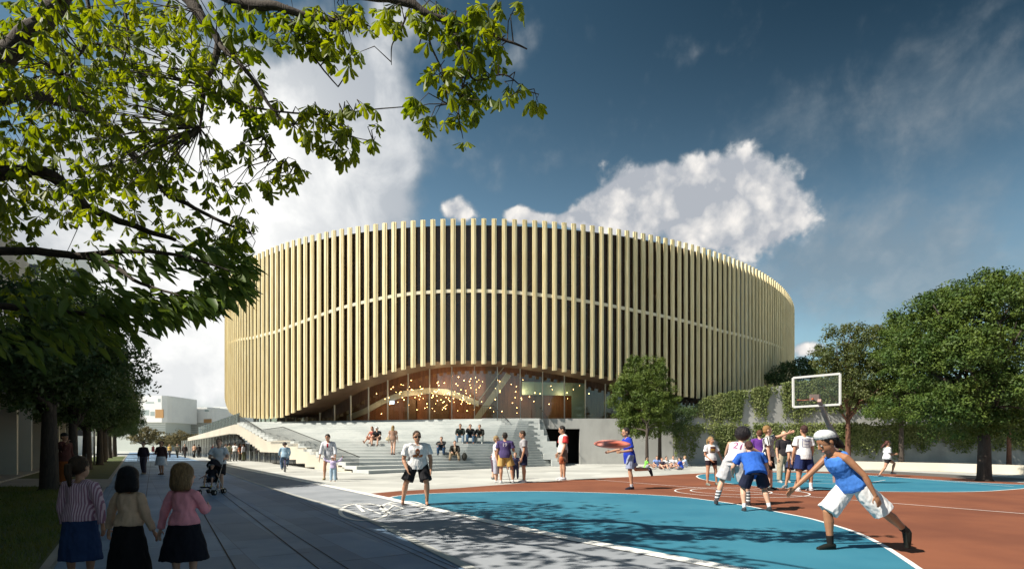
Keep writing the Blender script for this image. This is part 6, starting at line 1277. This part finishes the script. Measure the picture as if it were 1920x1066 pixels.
# loose strands over the hair of the people nearest to the camera
for o in [q for q in col.objects if q.name.startswith('hair') and q.parent and (q.parent.location.y < 9.5)]:
    me = o.data; bv = BVHTree.FromPolygons([v.co for v in me.vertices], [tuple(f.vertices) for f in me.polygons]); g = random.Random(9); sv, sf = [], []
    n0 = len(me.vertices)
    for k in range(1100):
        v = me.vertices[g.randrange(n0)]; p = v.co.copy(); nr = v.normal.copy(); pts = []
        for j in range(5):
            pts.append((p + nr * (.0015 + .003 * g.random()), nr)); t = Vector((g.uniform(-.25, .25), g.uniform(-.25, .25), -1)); t = (t - nr * t.dot(nr)).normalized(); q = bv.find_nearest(p + t * .018)
            if j < 3 and q[0] is not None: p, nr = q[0], q[1]
            else: p = p + t * .016
        for j, (q, nr) in enumerate(pts):
            w = nr.cross(Vector((0, 0, 1))); w = w.normalized() * (.0022 * (1 - j / 5.5)) if w.length > .01 else Vector((.002, 0, 0)); sv += [q - w, q + w]
        b = len(sv) - 10; sf += [(b + 2 * j, b + 2 * j + 2, b + 2 * j + 3, b + 2 * j + 1) for j in range(4)]
    bm = bmesh.new(); bm.from_mesh(me); vs = [bm.verts.new(v) for v in sv]
    for f in sf: bm.faces.new([vs[i] for i in f]).smooth = True
    bm.to_mesh(me); bm.free()
def text_mesh(s, size, res=3):
    cu = bpy.data.curves.new('t', 'FONT'); cu.body = s; cu.size = size; cu.align_x = 'CENTER'; cu.align_y = 'CENTER'; cu.resolution_u = res; cu.offset = size * .018
    o = bpy.data.objects.new('t', cu); col.objects.link(o); d_ = bpy.context.evaluated_depsgraph_get(); me = bpy.data.meshes.new_from_object(o.evaluated_get(d_)); bpy.data.objects.remove(o); return me
for (p, text, c, w, back, t, shape, nm, dx_) in decals:
    o = p['top']; sgn_ = -1 if back is True else 1
    ndir = p['dpt'] * sgn_
    if back == 'side': ndir = nz(-p['sr'] * 1.0 - p['dpt'] * .5)
    lat = p['sp'].cross(ndir).normalized(); up = p['sp']; cen = p['pel'] + p['sp'] * .285 * p['H'] * t
    loc = o.parent.location; bv = BVHTree.FromPolygons([v.co for v in o.data.vertices], [tuple(f.vertices) for f in o.data.polygons])
    def lay(me, m, name, lift=.004):
        bm = bmesh.new(); bm.from_mesh(me); bmesh.ops.triangulate(bm, faces=bm.faces); bmesh.ops.subdivide_edges(bm, edges=bm.edges, cuts=2, use_grid_fill=True)
        for v in bm.verts:
            q0 = cen + lat * v.co.x + up * v.co.y - loc; hit = bv.ray_cast(q0 + ndir * .6, -ndir)
            v.co = (hit[0] + ndir * lift) if hit[0] else q0 + ndir * .1
        me2 = bpy.data.meshes.new(name); bm.to_mesh(me2); bm.free(); me2.materials.append(m); x = bpy.data.objects.new(name, me2); col.objects.link(x); x.parent = o.parent
    def poly(pts):
        me = bpy.data.meshes.new('p'); me.from_pydata([(a, b, 0) for a, b in pts], [], [tuple(range(len(pts)))]); return me
    def grid(w_, h_, n=6):
        vs = [((i / n - .5) * w_, (j / n - .5) * h_, 0) for j in range(n + 1) for i in range(n + 1)]; me = bpy.data.meshes.new('g'); me.from_pydata(vs, [], [(j * (n + 1) + i, j * (n + 1) + i + 1, (j + 1) * (n + 1) + i + 1, (j + 1) * (n + 1) + i) for j in range(n) for i in range(n)]); return me
    mm = cloth(c, bump=.1)
    if shape == 'badge':
        lay(poly([(.055 * math.cos(a) , .05 + .075 * math.sin(a)) for a in np.linspace(0, 6.283, 20, False)]), mm, 'chest_print'); lay(poly([(-.03, .06), (.03, .06), (.024, .015), (-.024, .015)]), cloth((.62, .45, .35)), 'chest_print', .006); lay(poly([(-.13, -.035), (-.06, -.02), (.06, -.02), (.13, -.035), (.11, -.095), (-.11, -.095)]), cloth((.36, .13, .05)), 'chest_print')
    elif shape == 'tall': lay(grid(w, w * 2.6, 4), mm, nm)
    elif shape == 'printbox':
        lay(grid(.22, .22), cloth((.12, .05, .04)), 'chest_print'); lay(grid(.17, .05, 4), cloth((.65, .32, .06)), 'chest_print', .007); q_ = text_mesh('GAME', .07); q_.transform(Matrix.Translation((0, -.06, 0))); lay(q_, cloth((.7, .6, .3)), 'chest_print', .008)
    elif shape == 'frame':
        for a, b, cw, chh in ((0, .13, .26, .012), (0, -.13, .26, .012), (-.125, 0, .012, .26), (.125, 0, .012, .26)): q_ = grid(cw, chh, 3); q_.transform(Matrix.Translation((a, b, 0))); lay(q_, mm, 'back_print')
        q_ = text_mesh(text, .085); q_.transform(Matrix.Translation((0, .06, 0))); lay(q_, mm, 'back_print'); q_ = text_mesh(text, .06); q_.transform(Matrix.Translation((0, -.05, 0))); lay(q_, mm, 'back_print')
    else: lay(text_mesh(text, w * 1.5), mm, 'shirt_number')
